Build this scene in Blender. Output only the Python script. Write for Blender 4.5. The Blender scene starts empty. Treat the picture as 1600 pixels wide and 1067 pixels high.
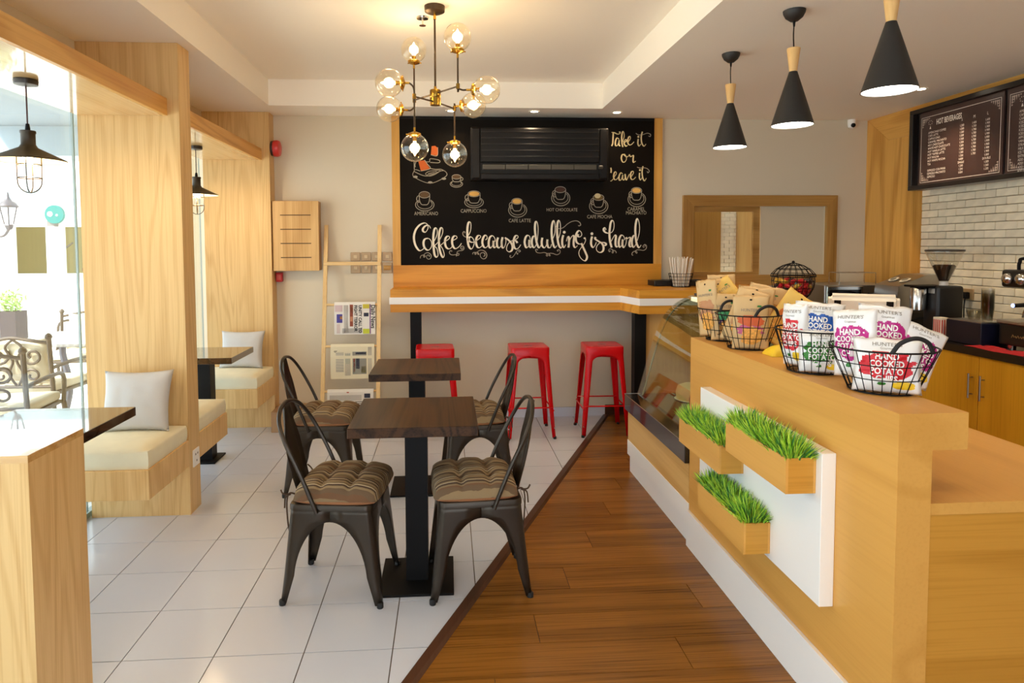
import bpy, bmesh, math, random
from mathutils import Vector, Matrix, noise as mnoise
random.seed(7)
PI = math.pi
sc = bpy.context.scene
COL = sc.collection

# ------------------------------------------------------------------ camera
YAW, PITCH, ROLL, EYE = 0.06687, -0.05211, 0.00455, 1.527
cd = bpy.data.cameras.new('camera'); cam = bpy.data.objects.new('camera', cd); COL.objects.link(cam)
cd.sensor_fit = 'HORIZONTAL'; cd.sensor_width = 36.0; cd.lens = 1010.9 / 1600 * 36
cd.shift_x = (800 - 767.45) / 1600; cd.shift_y = (439.16 - 533.5) / 1600
cd.clip_start = 0.05; cd.clip_end = 200
_R = Matrix.Rotation(-YAW, 3, 'Z') @ Matrix.Rotation(PITCH, 3, 'X') @ Matrix.Rotation(ROLL, 3, 'Y')
_r, _f, _u = (_R @ Vector(v) for v in ((1, 0, 0), (0, 1, 0), (0, 0, 1)))
cam.matrix_world = Matrix(((_r.x, _u.x, -_f.x, 0), (_r.y, _u.y, -_f.y, 0), (_r.z, _u.z, -_f.z, EYE), (0, 0, 0, 1)))
sc.camera = cam

# ------------------------------------------------------------------ sky, exposure
wd = bpy.data.worlds.new('sky'); sc.world = wd; wd.use_nodes = True
_bg = wd.node_tree.nodes['Background']
_bg.inputs[0].default_value = (0.74, 0.87, 1.0, 1); _bg.inputs[1].default_value = SKY_STRENGTH = 3.4
sl = bpy.data.lights.new('sun', 'SUN'); sl.energy = 8.0; sl.angle = 0.02; sl.color = (1, .96, .9)
so = bpy.data.objects.new('sun', sl); COL.objects.link(so); so.rotation_euler = Vector((.5, .45, -.75)).to_track_quat('-Z', 'Y').to_euler(); so.location = (-6, 2, 12)
vs = sc.view_settings; vs.view_transform = 'Standard'; vs.look = 'None'; vs.exposure = 0.33; vs.gamma = 1.0
vs.use_curve_mapping = False
sc.cycles.use_denoising = True
sc.cycles.max_bounces = 12; sc.cycles.diffuse_bounces = 8; sc.cycles.transparent_max_bounces = 24
sc.cycles.sample_clamp_indirect = 6.0; sc.cycles.caustics_reflective = False; sc.cycles.caustics_refractive = False

# ------------------------------------------------------------------ colour and materials
def S(r, g, b, a=1.0):
    def l(c):
        c /= 255.0
        return c / 12.92 if c <= .04045 else ((c + .055) / 1.055) ** 2.4
    return (l(r), l(g), l(b), a)
MATS = {}
def _new(name):
    m = bpy.data.materials.new(name); m.use_nodes = True
    nt = m.node_tree; b = nt.nodes['Principled BSDF']; MATS[name] = m
    return m, nt, b
def pbr(name, col, rough=.5, metal=0.0, coat=0.0, var=0.0, nscale=6.0, bump=0.0, bscale=60.0, rnd=0.0, trans=0.0, spec=.5, emit=0.0, ecol=None, alpha=1.0):
    if name in MATS: return MATS[name]
    m, nt, b = _new(name); N, L = nt.nodes, nt.links
    b.inputs['Base Color'].default_value = col; b.inputs['Roughness'].default_value = rough
    b.inputs['Metallic'].default_value = metal; b.inputs['Coat Weight'].default_value = coat
    b.inputs['Specular IOR Level'].default_value = spec; b.inputs['Transmission Weight'].default_value = trans
    b.inputs['Alpha'].default_value = alpha
    if emit:
        b.inputs['Emission Color'].default_value = ecol or col; b.inputs['Emission Strength'].default_value = emit
    if var or rnd:
        tc = N.new('ShaderNodeTexCoord'); nz = N.new('ShaderNodeTexNoise'); nz.inputs['Scale'].default_value = nscale; nz.inputs['Detail'].default_value = 4
        L.new(tc.outputs['Object'], nz.inputs['Vector'])
        h = N.new('ShaderNodeHueSaturation'); h.inputs['Color'].default_value = col
        mr = N.new('ShaderNodeMapRange'); mr.inputs[3].default_value = 1 - var; mr.inputs[4].default_value = 1 + var
        mr.inputs[1].default_value = .25; mr.inputs[2].default_value = .75
        L.new(nz.outputs[0], mr.inputs[0])
        if rnd:
            oi = N.new('ShaderNodeObjectInfo'); m2 = N.new('ShaderNodeMapRange'); m2.inputs[3].default_value = 1 - rnd; m2.inputs[4].default_value = 1 + rnd
            L.new(oi.outputs['Random'], m2.inputs[0]); mm = N.new('ShaderNodeMath'); mm.operation = 'MULTIPLY'
            L.new(mr.outputs[0], mm.inputs[0]); L.new(m2.outputs[0], mm.inputs[1]); L.new(mm.outputs[0], h.inputs['Value'])
        else: L.new(mr.outputs[0], h.inputs['Value'])
        L.new(h.outputs[0], b.inputs['Base Color'])
    if bump:
        tc = N.new('ShaderNodeTexCoord'); nz = N.new('ShaderNodeTexNoise'); nz.inputs['Scale'].default_value = bscale; nz.inputs['Detail'].default_value = 3
        bp = N.new('ShaderNodeBump'); bp.inputs['Strength'].default_value = bump; bp.inputs['Distance'].default_value = .003
        L.new(tc.outputs['Object'], nz.inputs['Vector']); L.new(nz.outputs[0], bp.inputs['Height']); L.new(bp.outputs[0], b.inputs['Normal'])
    return m
def wood(name, light, dark, axis, rough=.38, rings=26.0, wide=1.0, pore=.35, coat=0.0, rnd=.05, ringmix=.5, seed=0.0, spec=.28):
    """veneer: cathedral rings from contour lines of a stretched noise, plus fine pores along the grain"""
    if name in MATS: return MATS[name]
    m, nt, b = _new(name); N, L = nt.nodes, nt.links
    tc = N.new('ShaderNodeTexCoord'); oi = N.new('ShaderNodeObjectInfo')
    off = N.new('ShaderNodeVectorMath'); off.operation = 'MULTIPLY_ADD'
    off.inputs[1].default_value = (7.3, 5.1, 9.7)
    cmb = N.new('ShaderNodeCombineXYZ')
    for k in range(3): L.new(oi.outputs['Random'], cmb.inputs[k])
    L.new(cmb.outputs[0], off.inputs[0]); L.new(tc.outputs['Object'], off.inputs[2])
    mp = N.new('ShaderNodeMapping'); k = 'xyz'.index(axis)
    s = [3.4 / wide] * 3; s[k] = .26 / wide; mp.inputs['Scale'].default_value = s; mp.inputs['Location'].default_value = (seed, seed * 1.7, seed * .3)
    L.new(off.outputs[0], mp.inputs['Vector'])
    nz = N.new('ShaderNodeTexNoise'); nz.inputs['Scale'].default_value = 1.0; nz.inputs['Detail'].default_value = 1.2; nz.inputs['Roughness'].default_value = .35; nz.inputs['Distortion'].default_value = .25
    L.new(mp.outputs[0], nz.inputs['Vector'])
    mu = N.new('ShaderNodeMath'); mu.operation = 'MULTIPLY'; mu.inputs[1].default_value = rings * 2
    L.new(nz.outputs[0], mu.inputs[0])
    sn = N.new('ShaderNodeMath'); sn.operation = 'SINE'; L.new(mu.outputs[0], sn.inputs[0])
    r1 = N.new('ShaderNodeMapRange'); r1.inputs[1].default_value = .1; r1.inputs[2].default_value = 1.0; L.new(sn.outputs[0], r1.inputs[0])
    mp2 = N.new('ShaderNodeMapping'); s2 = [90 / wide] * 3; s2[k] = 2.2; mp2.inputs['Scale'].default_value = s2; L.new(off.outputs[0], mp2.inputs['Vector'])
    n2 = N.new('ShaderNodeTexNoise'); n2.inputs['Scale'].default_value = 1.0; n2.inputs['Detail'].default_value = 3; L.new(mp2.outputs[0], n2.inputs['Vector'])
    r2 = N.new('ShaderNodeMapRange'); r2.inputs[1].default_value = .48; r2.inputs[2].default_value = .72; L.new(n2.outputs[0], r2.inputs[0])
    a1 = N.new('ShaderNodeMath'); a1.operation = 'MULTIPLY'; a1.inputs[1].default_value = ringmix; L.new(r1.outputs[0], a1.inputs[0])
    a2 = N.new('ShaderNodeMath'); a2.operation = 'MULTIPLY_ADD'; a2.inputs[1].default_value = pore; L.new(r2.outputs[0], a2.inputs[0]); L.new(a1.outputs[0], a2.inputs[2])
    n3 = N.new('ShaderNodeTexNoise'); n3.inputs['Scale'].default_value = .5; L.new(mp.outputs[0], n3.inputs['Vector'])
    a3 = N.new('ShaderNodeMath'); a3.operation = 'MULTIPLY_ADD'; a3.inputs[1].default_value = .25; a3.use_clamp = True; L.new(n3.outputs[0], a3.inputs[0]); L.new(a2.outputs[0], a3.inputs[2])
    mx = N.new('ShaderNodeMix'); mx.data_type = 'RGBA'; mx.inputs[6].default_value = light; mx.inputs[7].default_value = dark
    L.new(a3.outputs[0], mx.inputs[0])
    h = N.new('ShaderNodeHueSaturation'); m2 = N.new('ShaderNodeMapRange'); m2.inputs[3].default_value = 1 - rnd; m2.inputs[4].default_value = 1 + rnd
    L.new(oi.outputs['Random'], m2.inputs[0]); L.new(m2.outputs[0], h.inputs['Value']); L.new(mx.outputs[2], h.inputs['Color'])
    L.new(h.outputs[0], b.inputs['Base Color'])
    b.inputs['Roughness'].default_value = rough; b.inputs['Coat Weight'].default_value = coat; b.inputs['Specular IOR Level'].default_value = spec
    bp = N.new('ShaderNodeBump'); bp.inputs['Strength'].default_value = .12; bp.inputs['Distance'].default_value = .002; bp.invert = True
    L.new(a2.outputs[0], bp.inputs['Height']); L.new(bp.outputs[0], b.inputs['Normal'])
    return m
def glass_thin(name, tint=(1, 1, 1, 1), refl=.045, rough=0.0, fres=1.0):
    if name in MATS: return MATS[name]
    m, nt, b = _new(name); N, L = nt.nodes, nt.links; N.remove(b); out = N['Material Output']
    tr = N.new('ShaderNodeBsdfTransparent'); tr.inputs[0].default_value = tint
    gl = N.new('ShaderNodeBsdfGlossy'); gl.inputs['Roughness'].default_value = rough; gl.inputs['Color'].default_value = (1, 1, 1, 1)
    lw = N.new('ShaderNodeLayerWeight'); lw.inputs['Blend'].default_value = .5      # 'Facing' is the same from both sides of the sheet
    pw = N.new('ShaderNodeMath'); pw.operation = 'POWER'; pw.inputs[1].default_value = 4.0; L.new(lw.outputs['Facing'], pw.inputs[0])
    fr = N.new('ShaderNodeMath'); fr.operation = 'MULTIPLY_ADD'; fr.inputs[1].default_value = .8*fres; fr.inputs[2].default_value = refl*fres; fr.use_clamp = True; L.new(pw.outputs[0], fr.inputs[0])
    mx = N.new('ShaderNodeMixShader'); L.new(fr.outputs[0], mx.inputs[0]); L.new(tr.outputs[0], mx.inputs[1]); L.new(gl.outputs[0], mx.inputs[2])
    L.new(mx.outputs[0], out.inputs[0]); return m
def emis(name, col, strength):
    if name in MATS: return MATS[name]
    m, nt, b = _new(name); b.inputs['Base Color'].default_value = col
    b.inputs['Emission Color'].default_value = col; b.inputs['Emission Strength'].default_value = strength
    return m

# oak veneers by grain direction
OL, OD = S(227, 184, 115), S(186, 132, 62)
oakZ = wood('oak_upright', S(230, 194, 134), S(192, 142, 78), 'z', ringmix=.27, wide=.55, rings=30); oakX = wood('oak_across', OL, OD, 'x', ringmix=.34, wide=.6); oakY = wood('oak_along', S(222, 167, 86), S(192, 136, 58), 'y', ringmix=.30, pore=.14, rings=9, wide=.9); oakXc = wood('oak_counter_end', S(208, 150, 62), S(172, 116, 36), 'x', ringmix=.34, pore=.3, rings=16, wide=.7)
oakP = wood('oak_pale_pine', S(236, 204, 148), S(206, 160, 96), 'z', rings=8, ringmix=.3)
oakX2 = wood('oak_bar', S(228, 162, 60), S(186, 118, 30), 'x', rings=20)
oakZ2 = wood('oak_wall_frame', S(228, 174, 90), S(186, 128, 50), 'z', rings=18)
oakY2 = wood('oak_wall_frame_flat', S(228, 174, 90), S(186, 128, 50), 'y', rings=18)
oakX3 = wood('oak_hatch', S(186, 142, 78), S(140, 98, 44), 'x', rings=18)
oakZ3 = wood('oak_hatch_upright', S(186, 142, 78), S(140, 98, 44), 'z', rings=18)
cabZ = wood('cabinet_veneer', S(238, 178, 46), S(204, 142, 22), 'z', rings=10, ringmix=.35)
wengeX = wood('dark_table_grain', S(76, 50, 29), S(34, 21, 11), 'y', rough=.34, rings=26, pore=.5, spec=.2, ringmix=.6, wide=.8)
wengeE = wood('dark_table_edge', S(66, 38, 24), S(44, 24, 15), 'x', rough=.4, rings=10)
plankM = wood('laminate', S(150, 98, 38), S(84, 50, 14), 'x', rough=.26, rings=7, pore=.6, rnd=.07, ringmix=.32, wide=.6)
white = pbr('white_paint', S(217, 205, 181), .55, var=.015, nscale=1.2)
ceilM = pbr('ceiling_paint', S(250, 244, 232), .8, var=.012, nscale=.8)
whitelac = pbr('white_lacquer', S(244, 241, 236), .35)
tileM = pbr('floor_tile', S(206, 209, 219), .16, var=.02, nscale=2.5, rnd=.015, bump=.03, bscale=8)
groutM = pbr('grout', S(96, 84, 74), .9)
black = pbr('black_metal', S(13, 11, 11), .5, spec=.18)
blackgloss = pbr('black_gloss', S(16, 14, 14), .12)
chairM = pbr('gunmetal', S(66, 58, 50), .36, metal=.75, var=.12, nscale=9)
redM = pbr('red_enamel', S(204, 4, 14), .26, spec=.3, coat=.06, var=.03, nscale=8)
chrome = pbr('chrome', S(210, 208, 204), .18, metal=1.0)
steel = pbr('brushed_steel', S(176, 172, 166), .34, metal=1.0)
brass = pbr('brass', S(200, 152, 58), .25, metal=1.0)
bronze = pbr('dark_bronze', S(70, 54, 36), .4, metal=.6)
rubber = pbr('black_rubber', S(22, 21, 21), .7)

# ------------------------------------------------------------------ mesh helpers
class MB:
    def __init__(s): s.v = []; s.f = []; s.mi = []
    def add(s, vs, fs, mi=0):
        o = len(s.v); s.v += [tuple(p) for p in vs]; s.f += [tuple(i + o for i in f) for f in fs]; s.mi += [mi] * len(fs); return s
    def box(s, x0, x1, y0, y1, z0, z1, mi=0):
        return s.add([(x0,y0,z0),(x1,y0,z0),(x1,y1,z0),(x0,y1,z0),(x0,y0,z1),(x1,y0,z1),(x1,y1,z1),(x0,y1,z1)],
                     [(0,3,2,1),(4,5,6,7),(0,1,5,4),(1,2,6,5),(2,3,7,6),(3,0,4,7)], mi)
    def rbox(s, x0, x1, y0, y1, z0, z1, r=.01, seg=2, mi=0):
        bm = bmesh.new(); bmesh.ops.create_cube(bm, size=1)
        for v in bm.verts: v.co = Vector(((x0+x1)/2 + v.co.x*(x1-x0), (y0+y1)/2 + v.co.y*(y1-y0), (z0+z1)/2 + v.co.z*(z1-z0)))
        bmesh.ops.bevel(bm, geom=list(bm.edges), offset=r, segments=seg, profile=.5, affect='EDGES')
        return s.bm(bm, mi)
    def bm(s, bm, mi=0):
        bm.verts.index_update(); s.add([v.co[:] for v in bm.verts], [[v.index for v in f.verts] for f in bm.faces], mi); bm.free(); return s
    def prism(s, poly, axis, a, b, mi=0):
        """poly: 2-D points in the two other axes (order x,y,z without axis), extruded from a to b along axis"""
        n = len(poly); k = 'xyz'.index(axis)
        def P(p, t):
            q = list(p); q.insert(k, t); return tuple(q)
        vs = [P(p, a) for p in poly] + [P(p, b) for p in poly]
        fs = [tuple(range(n))[::-1], tuple(range(n, 2*n))] + [(i, (i+1) % n, n+(i+1) % n, n+i) for i in range(n)]
        return s.add(vs, fs, mi)
    def lathe(s, prof, c=(0,0,0), n=24, axis=None, mi=0, cap=True):
        """prof: (radius, height) list turned about z (or about `axis` vector) at c"""
        vs = []; fs = []
        q = Vector((0,0,1)).rotation_difference(Vector(axis)) if axis is not None else None
        for r, h in prof:
            for i in range(n):
                a = 2*PI*i/n; p = Vector((r*math.cos(a), r*math.sin(a), h))
                if q: p = q @ p
                vs.append(tuple(p + Vector(c)))
        for j in range(len(prof)-1):
            for i in range(n):
                i2 = (i+1) % n; fs.append((j*n+i, j*n+i2, (j+1)*n+i2, (j+1)*n+i))
        if cap:
            if prof[0][0] > 1e-5: fs.append(tuple(range(n))[::-1])
            if prof[-1][0] > 1e-5: m = (len(prof)-1)*n; fs.append(tuple(range(m, m+n)))
        return s.add(vs, fs, mi)
    def tube(s, pts, r, n=8, closed=False, mi=0, sx=1.0):
        P = [Vector(p) for p in pts]; m = len(P); vs = []; fs = []
        rr = r if isinstance(r, (list, tuple)) else [r]*m
        up = None
        for i in range(m):
            if closed: t = (P[(i+1) % m] - P[i-1])
            else: t = P[min(i+1, m-1)] - P[max(i-1, 0)]
            if t.length < 1e-9: t = Vector((0,0,1))
            t.normalize()
            if up is None:
                up = Vector((0,0,1)) if abs(t.z) < .9 else Vector((0,1,0))
            a = (up - t*up.dot(t))
            if a.length < 1e-6: a = t.orthogonal()
            a.normalize(); up = a; b = t.cross(a)
            for k in range(n):
                an = 2*PI*k/n; vs.append(tuple(P[i] + (a*math.cos(an)*sx + b*math.sin(an))*rr[i]))
        for i in range(m if closed else m-1):
            j = (i+1) % m
            for k in range(n): fs.append((i*n+k, i*n+(k+1) % n, j*n+(k+1) % n, j*n+k))
        if not closed: fs += [tuple(range(n))[::-1], tuple(range((m-1)*n, m*n))]
        return s.add(vs, fs, mi)
    def grid(s, fn, nu, nv, mi=0, flip=False):
        vs = [fn(i/nu, j/nv) for j in range(nv+1) for i in range(nu+1)]
        fs = []
        for j in range(nv):
            for i in range(nu):
                a = j*(nu+1)+i; q = (a, a+1, a+nu+2, a+nu+1); fs.append(q[::-1] if flip else q)
        return s.add(vs, fs, mi)
    def mesh(s, name, off=(0,0,0)):
        me = bpy.data.meshes.new(name)
        me.from_pydata([(x-off[0], y-off[1], z-off[2]) for x, y, z in s.v], [], s.f)
        me.polygons.foreach_set('material_index', s.mi); me.update(); return me
    def build(s, name, mat, parent=None, smooth=False, angle=40, base=None, fix=True):
        """links the collected shapes as ONE object; under a parent its coordinates become local to it"""
        if parent is not None: off = wloc(parent)
        elif base is not None: off = base
        else:
            xs, ys, zs = zip(*s.v); off = ((min(xs)+max(xs))/2, (min(ys)+max(ys))/2, min(zs))
        me = s.mesh(name, off)
        if fix:
            bm = bmesh.new(); bm.from_mesh(me); bmesh.ops.recalc_face_normals(bm, faces=bm.faces); bm.to_mesh(me); bm.free()
        for m in (mat if isinstance(mat, (list, tuple)) else [mat]): me.materials.append(m)
        if smooth:
            me.polygons.foreach_set('use_smooth', [True]*len(me.polygons))
            bm = bmesh.new(); bm.from_mesh(me); ca = math.radians(angle)
            for e in bm.edges:
                if len(e.link_faces) == 2 and e.calc_face_angle(0) > ca: e.smooth = False
            bm.to_mesh(me); bm.free()
        o = bpy.data.objects.new(name, me); COL.objects.link(o)
        if parent is not None: o.parent = parent
        else: o.location = off
        return o
def wloc(o):
    p = Vector(o.location)
    while o.parent: o = o.parent; p = p + Vector(o.location)
    return p
def tag(o, label=None, cat=None, group=None, kind=None):
    if label: o['label'] = label
    if cat: o['category'] = cat
    if group: o['group'] = group
    if kind: o['kind'] = kind
    return o
def thing(name, label, cat, loc=(0,0,0), group=None, rz=0.0):
    o = bpy.data.objects.new(name, None); COL.objects.link(o); o.location = loc; o.rotation_euler = (0,0,rz)
    o.empty_display_size = .05
    return tag(o, label, cat, group)
def copy_tree(o, parent=None):
    c = o.copy(); COL.objects.link(c); c.parent = parent
    for ch in list(o.children): copy_tree(ch, c)
    return c
def struct(o): o['kind'] = 'structure'; return o
def catmull(pts, k=6, closed=False):
    P = [Vector(p) for p in pts]; n = len(P); out = []
    for i in range(n if closed else n-1):
        p0, p1, p2, p3 = (P[i-1] if (closed or i) else P[0]), P[i], P[(i+1) % n], (P[(i+2) % n] if closed else P[min(i+2, n-1)])
        for j in range(k):
            t = j/k; out.append(.5*((2*p1) + (p2-p0)*t + (2*p0-5*p1+4*p2-p3)*t*t + (3*p1-p0-3*p2+p3)*t**3))
    if not closed: out.append(P[-1])
    return out
_txt = {}
def text_mesh(body, size=1.0, bold=0.0, align='LEFT', space=1.0, res=2):
    """glyph outlines in the x/y plane as (verts, faces)"""
    key = (body, size, bold, align, space)
    if key in _txt: return _txt[key]
    cu = bpy.data.curves.new('glyphs', 'FONT'); cu.body = body; cu.size = size; cu.offset = bold; cu.align_x = align; cu.space_character = space; cu.resolution_u = res
    ob = bpy.data.objects.new('glyphs', cu); COL.objects.link(ob)
    dg = bpy.context.evaluated_depsgraph_get(); me = bpy.data.meshes.new_from_object(ob.evaluated_get(dg))
    r = ([tuple(v.co) for v in me.vertices], [tuple(p.vertices) for p in me.polygons])
    bpy.data.objects.remove(ob); bpy.data.curves.remove(cu); bpy.data.meshes.remove(me)
    _txt[key] = r; return r
def lettering(mb, body, size, fn, **kw):
    """adds text to mb, each glyph vertex placed by fn(x, y) -> point"""
    v, f = text_mesh(body, size, **kw); mb.add([fn(x, y) for x, y, z in v], f)
# ================================================================== the room
CZ = 2.665            # lower ceiling
YB = 5.725            # back wall
def edge_x(y): return -.146 + (y - 2.212) * .4467          # the slanting join of tile and laminate
def clip(poly, side):
    """keeps the part of a 2-D polygon left (side<0) or right (side>0) of the slanting join"""
    out = []; n = len(poly); d = lambda p: (p[0] - edge_x(p[1])) * side
    for i in range(n):
        p, q = poly[i], poly[(i+1) % n]; a, b = d(p), d(q)
        if a >= 0: out.append(p)
        if (a >= 0) != (b >= 0):
            t = a/(a-b); out.append((p[0]+(q[0]-p[0])*t, p[1]+(q[1]-p[1])*t))
    return out
fl = struct(MB().box(-2.06, 4.1, -2.5, YB, -.1, -.004).build('floor', groutM, base=(0,0,-.1)))
T = 1/3.; g = .0022
rest = MB(); tile_me = None
for j in range(-14, 10):
    for i in range(-3, 9):
        x0 = i*T - 1.2208; y0 = j*T + 2.4114; x1, y1 = min(x0+T, 4), min(y0+T, YB); x0c = max(x0, -2.055)
        if y1 - y0 < .02: continue
        full = [(x0c+g, y0+g), (x1-g, y0+g), (x1-g, y1-g), (x0c+g, y1-g)]
        p = clip(full, -1)
        if len(p) < 3 or x1 - x0c < .02: continue
        if j < -2: rest.prism(p, 'z', -.01, 0); continue
        whole = len(p) == 4 and x0c == x0 and y1 - y0 > T - 1e-6 and all(edge_x(q[1]) > q[0] for q in full)
        if whole:
            if tile_me is None:
                ob = MB().prism([(q[0]-x0, q[1]-y0) for q in full], 'z', -.01, 0).build('tile', tileM, base=(0,0,0)); tile_me = ob.data
            else: ob = bpy.data.objects.new('tile', tile_me); COL.objects.link(ob)
            ob.parent = fl; ob.location = (x0, y0, .1)
        else: MB().prism(p, 'z', -.01, 0).build('tile', tileM, fl)
tag(rest.build('tile_field', tileM, fl), kind='stuff')
lam = struct(MB().prism(clip([(-2.0, -2.4), (4.05, -2.4), (4.05, YB), (-2.0, YB)], 1), 'z', -.0035, -.001).build('floor', pbr('laminate_joint', S(58, 34, 16), .8), base=(0,0,0)))
tag(lam, 'brown laminate floor between the slanting strip and the service counter', kind='structure')
rest = MB(); r = 0; y = -2.4
while y < YB - .01:
    x = -2.6 + ((r*0.53) % 1.25)*-1; y1 = min(y+.192, YB)
    while x < 4.05:
        p = clip([(x+.0012, y+.0012), (x+1.23, y+.0012), (x+1.23, y1-.0012), (x+.0012, y1-.0012)], 1)
        p = [(min(q[0], 4.04), q[1]) for q in p]
        if len(p) >= 3 and max(q[0] for q in p) > x and min(q[0] for q in p) < 4.0:
            if y < 1.5 or min(q[0] for q in p) > 2.0: rest.prism(p, 'z', -.001, .004)
            else: MB().prism(p, 'z', -.001, .004).build('plank', plankM, lam)
        x += 1.2312
    y += .192; r += 1
tag(rest.build('plank_field', plankM, lam), kind='stuff')
a, b = (edge_x(-2.4), -2.4), (edge_x(YB), YB); d = Vector((b[0]-a[0], b[1]-a[1])).normalized(); nn = Vector((-d.y, d.x))
mb = MB(); prof = [(-.026, .002), (-.02, .012), (.016, .014), (.03, .004)]
vs = [(q[0]-nn.x*u, q[1]-nn.y*u, h) for q in (a, b) for u, h in prof]
mb.add(vs, [(i, i+1, i+5, i+4) for i in range(3)] + [(0, 4, 7, 3)])
struct(mb.build('trim_1', wood('dark_threshold', S(84, 52, 34), S(56, 34, 22), 'y', rough=.35, rings=8)))

# walls -------------------------------------------------------------
HX0, HX1, HZ0, HZ1 = 2.216, 3.446, 1.262, 1.893             # serving hatch in the back wall
w = MB().box(-2.2, HX0, YB, YB+.16, 0, 2.95).box(HX1, 4.1, YB, YB+.16, 0, 2.95).box(HX0, HX1, YB, YB+.16, 0, HZ0).box(HX0, HX1, YB, YB+.16, HZ1, 2.95)
struct(w.build('wall_back', white))
wr = struct(MB().box(3.93, 4.1, -2.5, YB, 0, 2.95).build('wall_right', pbr('brick_mortar', S(150, 136, 112), .9)))
struct(MB().box(-2.2, -2.03, -2.5, YB, 2.362, 2.95).build('wall_left', white))
struct(MB().box(-2.2, -1.3, -2.66, -2.5, 0, 2.95).box(1.7, 4.1, -2.66, -2.5, 0, 2.95).box(-1.3, 1.7, -2.66, -2.5, 2.35, 2.95).build('wall_rear', white))
# ceiling with its shallow tray
RX0, RX1, RY0, RY1, RZ = -1.415, 1.282, -1.6, 5.33, 2.872
c = MB().box(-2.2, RX0, -2.66, YB+.16, CZ, 3.0).box(RX1, 4.1, -2.66, YB+.16, CZ, 3.0).box(RX0, RX1, RY1, YB+.16, CZ, 3.0).box(RX0, RX1, -2.66, RY0, CZ, 3.0).box(RX0, RX1, RY0, RY1, RZ, 3.0)
struct(c.build('ceiling', ceilM))
# tiled skirting
sk = struct(MB().box(-1.49, 1.41, YB-.004, YB, 0, .084).build('baseboard_back', groutM))
x = -1.487 + .04
while x < 1.40:
    x1 = min(x+T, 1.41); MB().box(x+.0015, x1-.0015, YB-.013, YB-.004, .001, .084).build('tile', tileM, sk); x += T
struct(MB().box(1.413, 2.2, YB-.014, YB, .004, .098).build('baseboard_back', MATS['dark_threshold']))
# whitewashed brick slips on the right wall
brickM = pbr('brick_slip', S(242, 229, 200), .6, var=.10, nscale=14, rnd=.09, bump=.35, bscale=30)
BH, BL = .0585, .182; bmes = []
for k in range(4):
    bm = bmesh.new(); bmesh.ops.create_cube(bm, size=1)
    for v in bm.verts: v.co = Vector((v.co.x*.016, v.co.y*(BL-.005), v.co.z*(BH-.005)))
    bmesh.ops.bevel(bm, geom=list(bm.edges), offset=.003, segments=1, affect='EDGES')
    for v in bm.verts: v.co += Vector((random.uniform(-.0012, .0012), random.uniform(-.001, .001), random.uniform(-.0014, .0014)))
    me = bpy.data.meshes.new('brick'); bm.to_mesh(me); bm.free(); me.materials.append(brickM); bmes.append(me)
base = wloc(wr); nb = 0
for rr in range(20):
    z = .876 + rr*BH + BH/2; yy = 5.132 - BL/2 - (0 if rr % 2 else BL/2)
    if rr % 2 == 0:      # closing half brick beside the timber frame
        o = MB().rbox(3.918, 3.932, 5.132-BL/2+.004, 5.130, z-BH/2+.003, z+BH/2-.003, .003, 1).build('brick', brickM, wr)
    while yy > 2.75:
        o = bpy.data.objects.new('brick', random.choice(bmes)); COL.objects.link(o); o.parent = wr
        o.location = (3.925 + random.uniform(-.0015, .0015) - base.x, yy - base.y, z - base.z); yy -= BL; nb += 1
# timber surround of the brickwork (mitred corner)
fr = thing('timber_surround', 'mitred honey oak surround framing the whitewashed brick wall', 'wall frame', (3.88, 5.4, 0))
MB().prism([(5.724, .868), (5.724, 2.664), (5.43, 2.44), (5.132, 2.44), (5.132, .868)], 'x', 3.83, 3.929).build('stile', oakZ2, fr)
MB().prism([(5.722, 2.664), (5.431, 2.442), (1.2, 2.442), (1.2, 2.664)], 'x', 3.831, 3.929).build('header', oakY2, fr)

# shop-front glazing on the left ------------------------------------
clear = glass_thin('shop_glass', (.96, .99, .98, 1))
alu = pbr('glass_edge', S(150, 172, 176), .3)
def pane(n, y0, y1):
    o = MB().box(-2.075, -2.065, y0, y1, .01, 2.36).build('window_%d' % n, clear, base=(-2.07, (y0+y1)/2, 0)); struct(o)
    MB().box(-2.0755, -2.0645, y0, y0+.003, .01, 2.36).box(-2.0755, -2.0645, y1-.003, y1, .01, 2.36).box(-2.09, -2.05, y0, y1, 0, .03).build('window_frame', alu, o)
pane(1, 3.775, 5.60); pane(2, 1.9, 3.77); pane(3, .1, 1.895); pane(4, -2.5, .095)

# oak partition columns, beams, benches ------------------------------
def column(y0, y1, z1, label):
    MB_ = MB().box(-2.03, -1.484, y0, y1, 0, z1)
    return tag(MB_.build('oak_column', oakZ), label, 'column')
column(3.75, 3.908, 2.664, 'full-height oak panelled column between the two seating booths')
column(5.58, 5.724, 2.664, 'full-height oak panelled column against the back wall')
lowc = thing('oak_partition', 'low oak partition block with flat top in the left foreground', 'partition', (-1.6, 2.02, 0))
MB().box(-2.03, -1.184, 1.876, 2.155, 0, .926).build('body', oakZ, lowc)
MB().box(-2.03, -1.1837, 1.8757, 2.1553, .926, .948).build('top_panel', wood('oak_top', OL, OD, 'x', rough=.13, coat=1.0), lowc)
def beam(y0, y1, label):
    t = thing('oak_beam', label, 'beam', (-1.79, (y0+y1)/2, 2.265), group=None)
    MB().box(-1.57, -1.548, y0, y1, 2.266, 2.36).build('fascia_board', wood('oak_beam_grain', S(230,180,104), S(188,128,56), 'y', rings=24, wide=.8, ringmix=.45), t)
    MB().box(-2.03, -1.5702, y0, y1, 2.266, 2.30).build('soffit_board', wood('oak_soffit', S(228, 192, 138), S(190, 146, 88), 'y', rough=.2, rings=12, ringmix=.3, coat=.6), t)
beam(3.908, 5.58, 'short oak beam spanning between the two tall columns')
beam(-2.49, 3.75, 'long oak beam running out of frame at upper left')
benchM = oakZ
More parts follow.
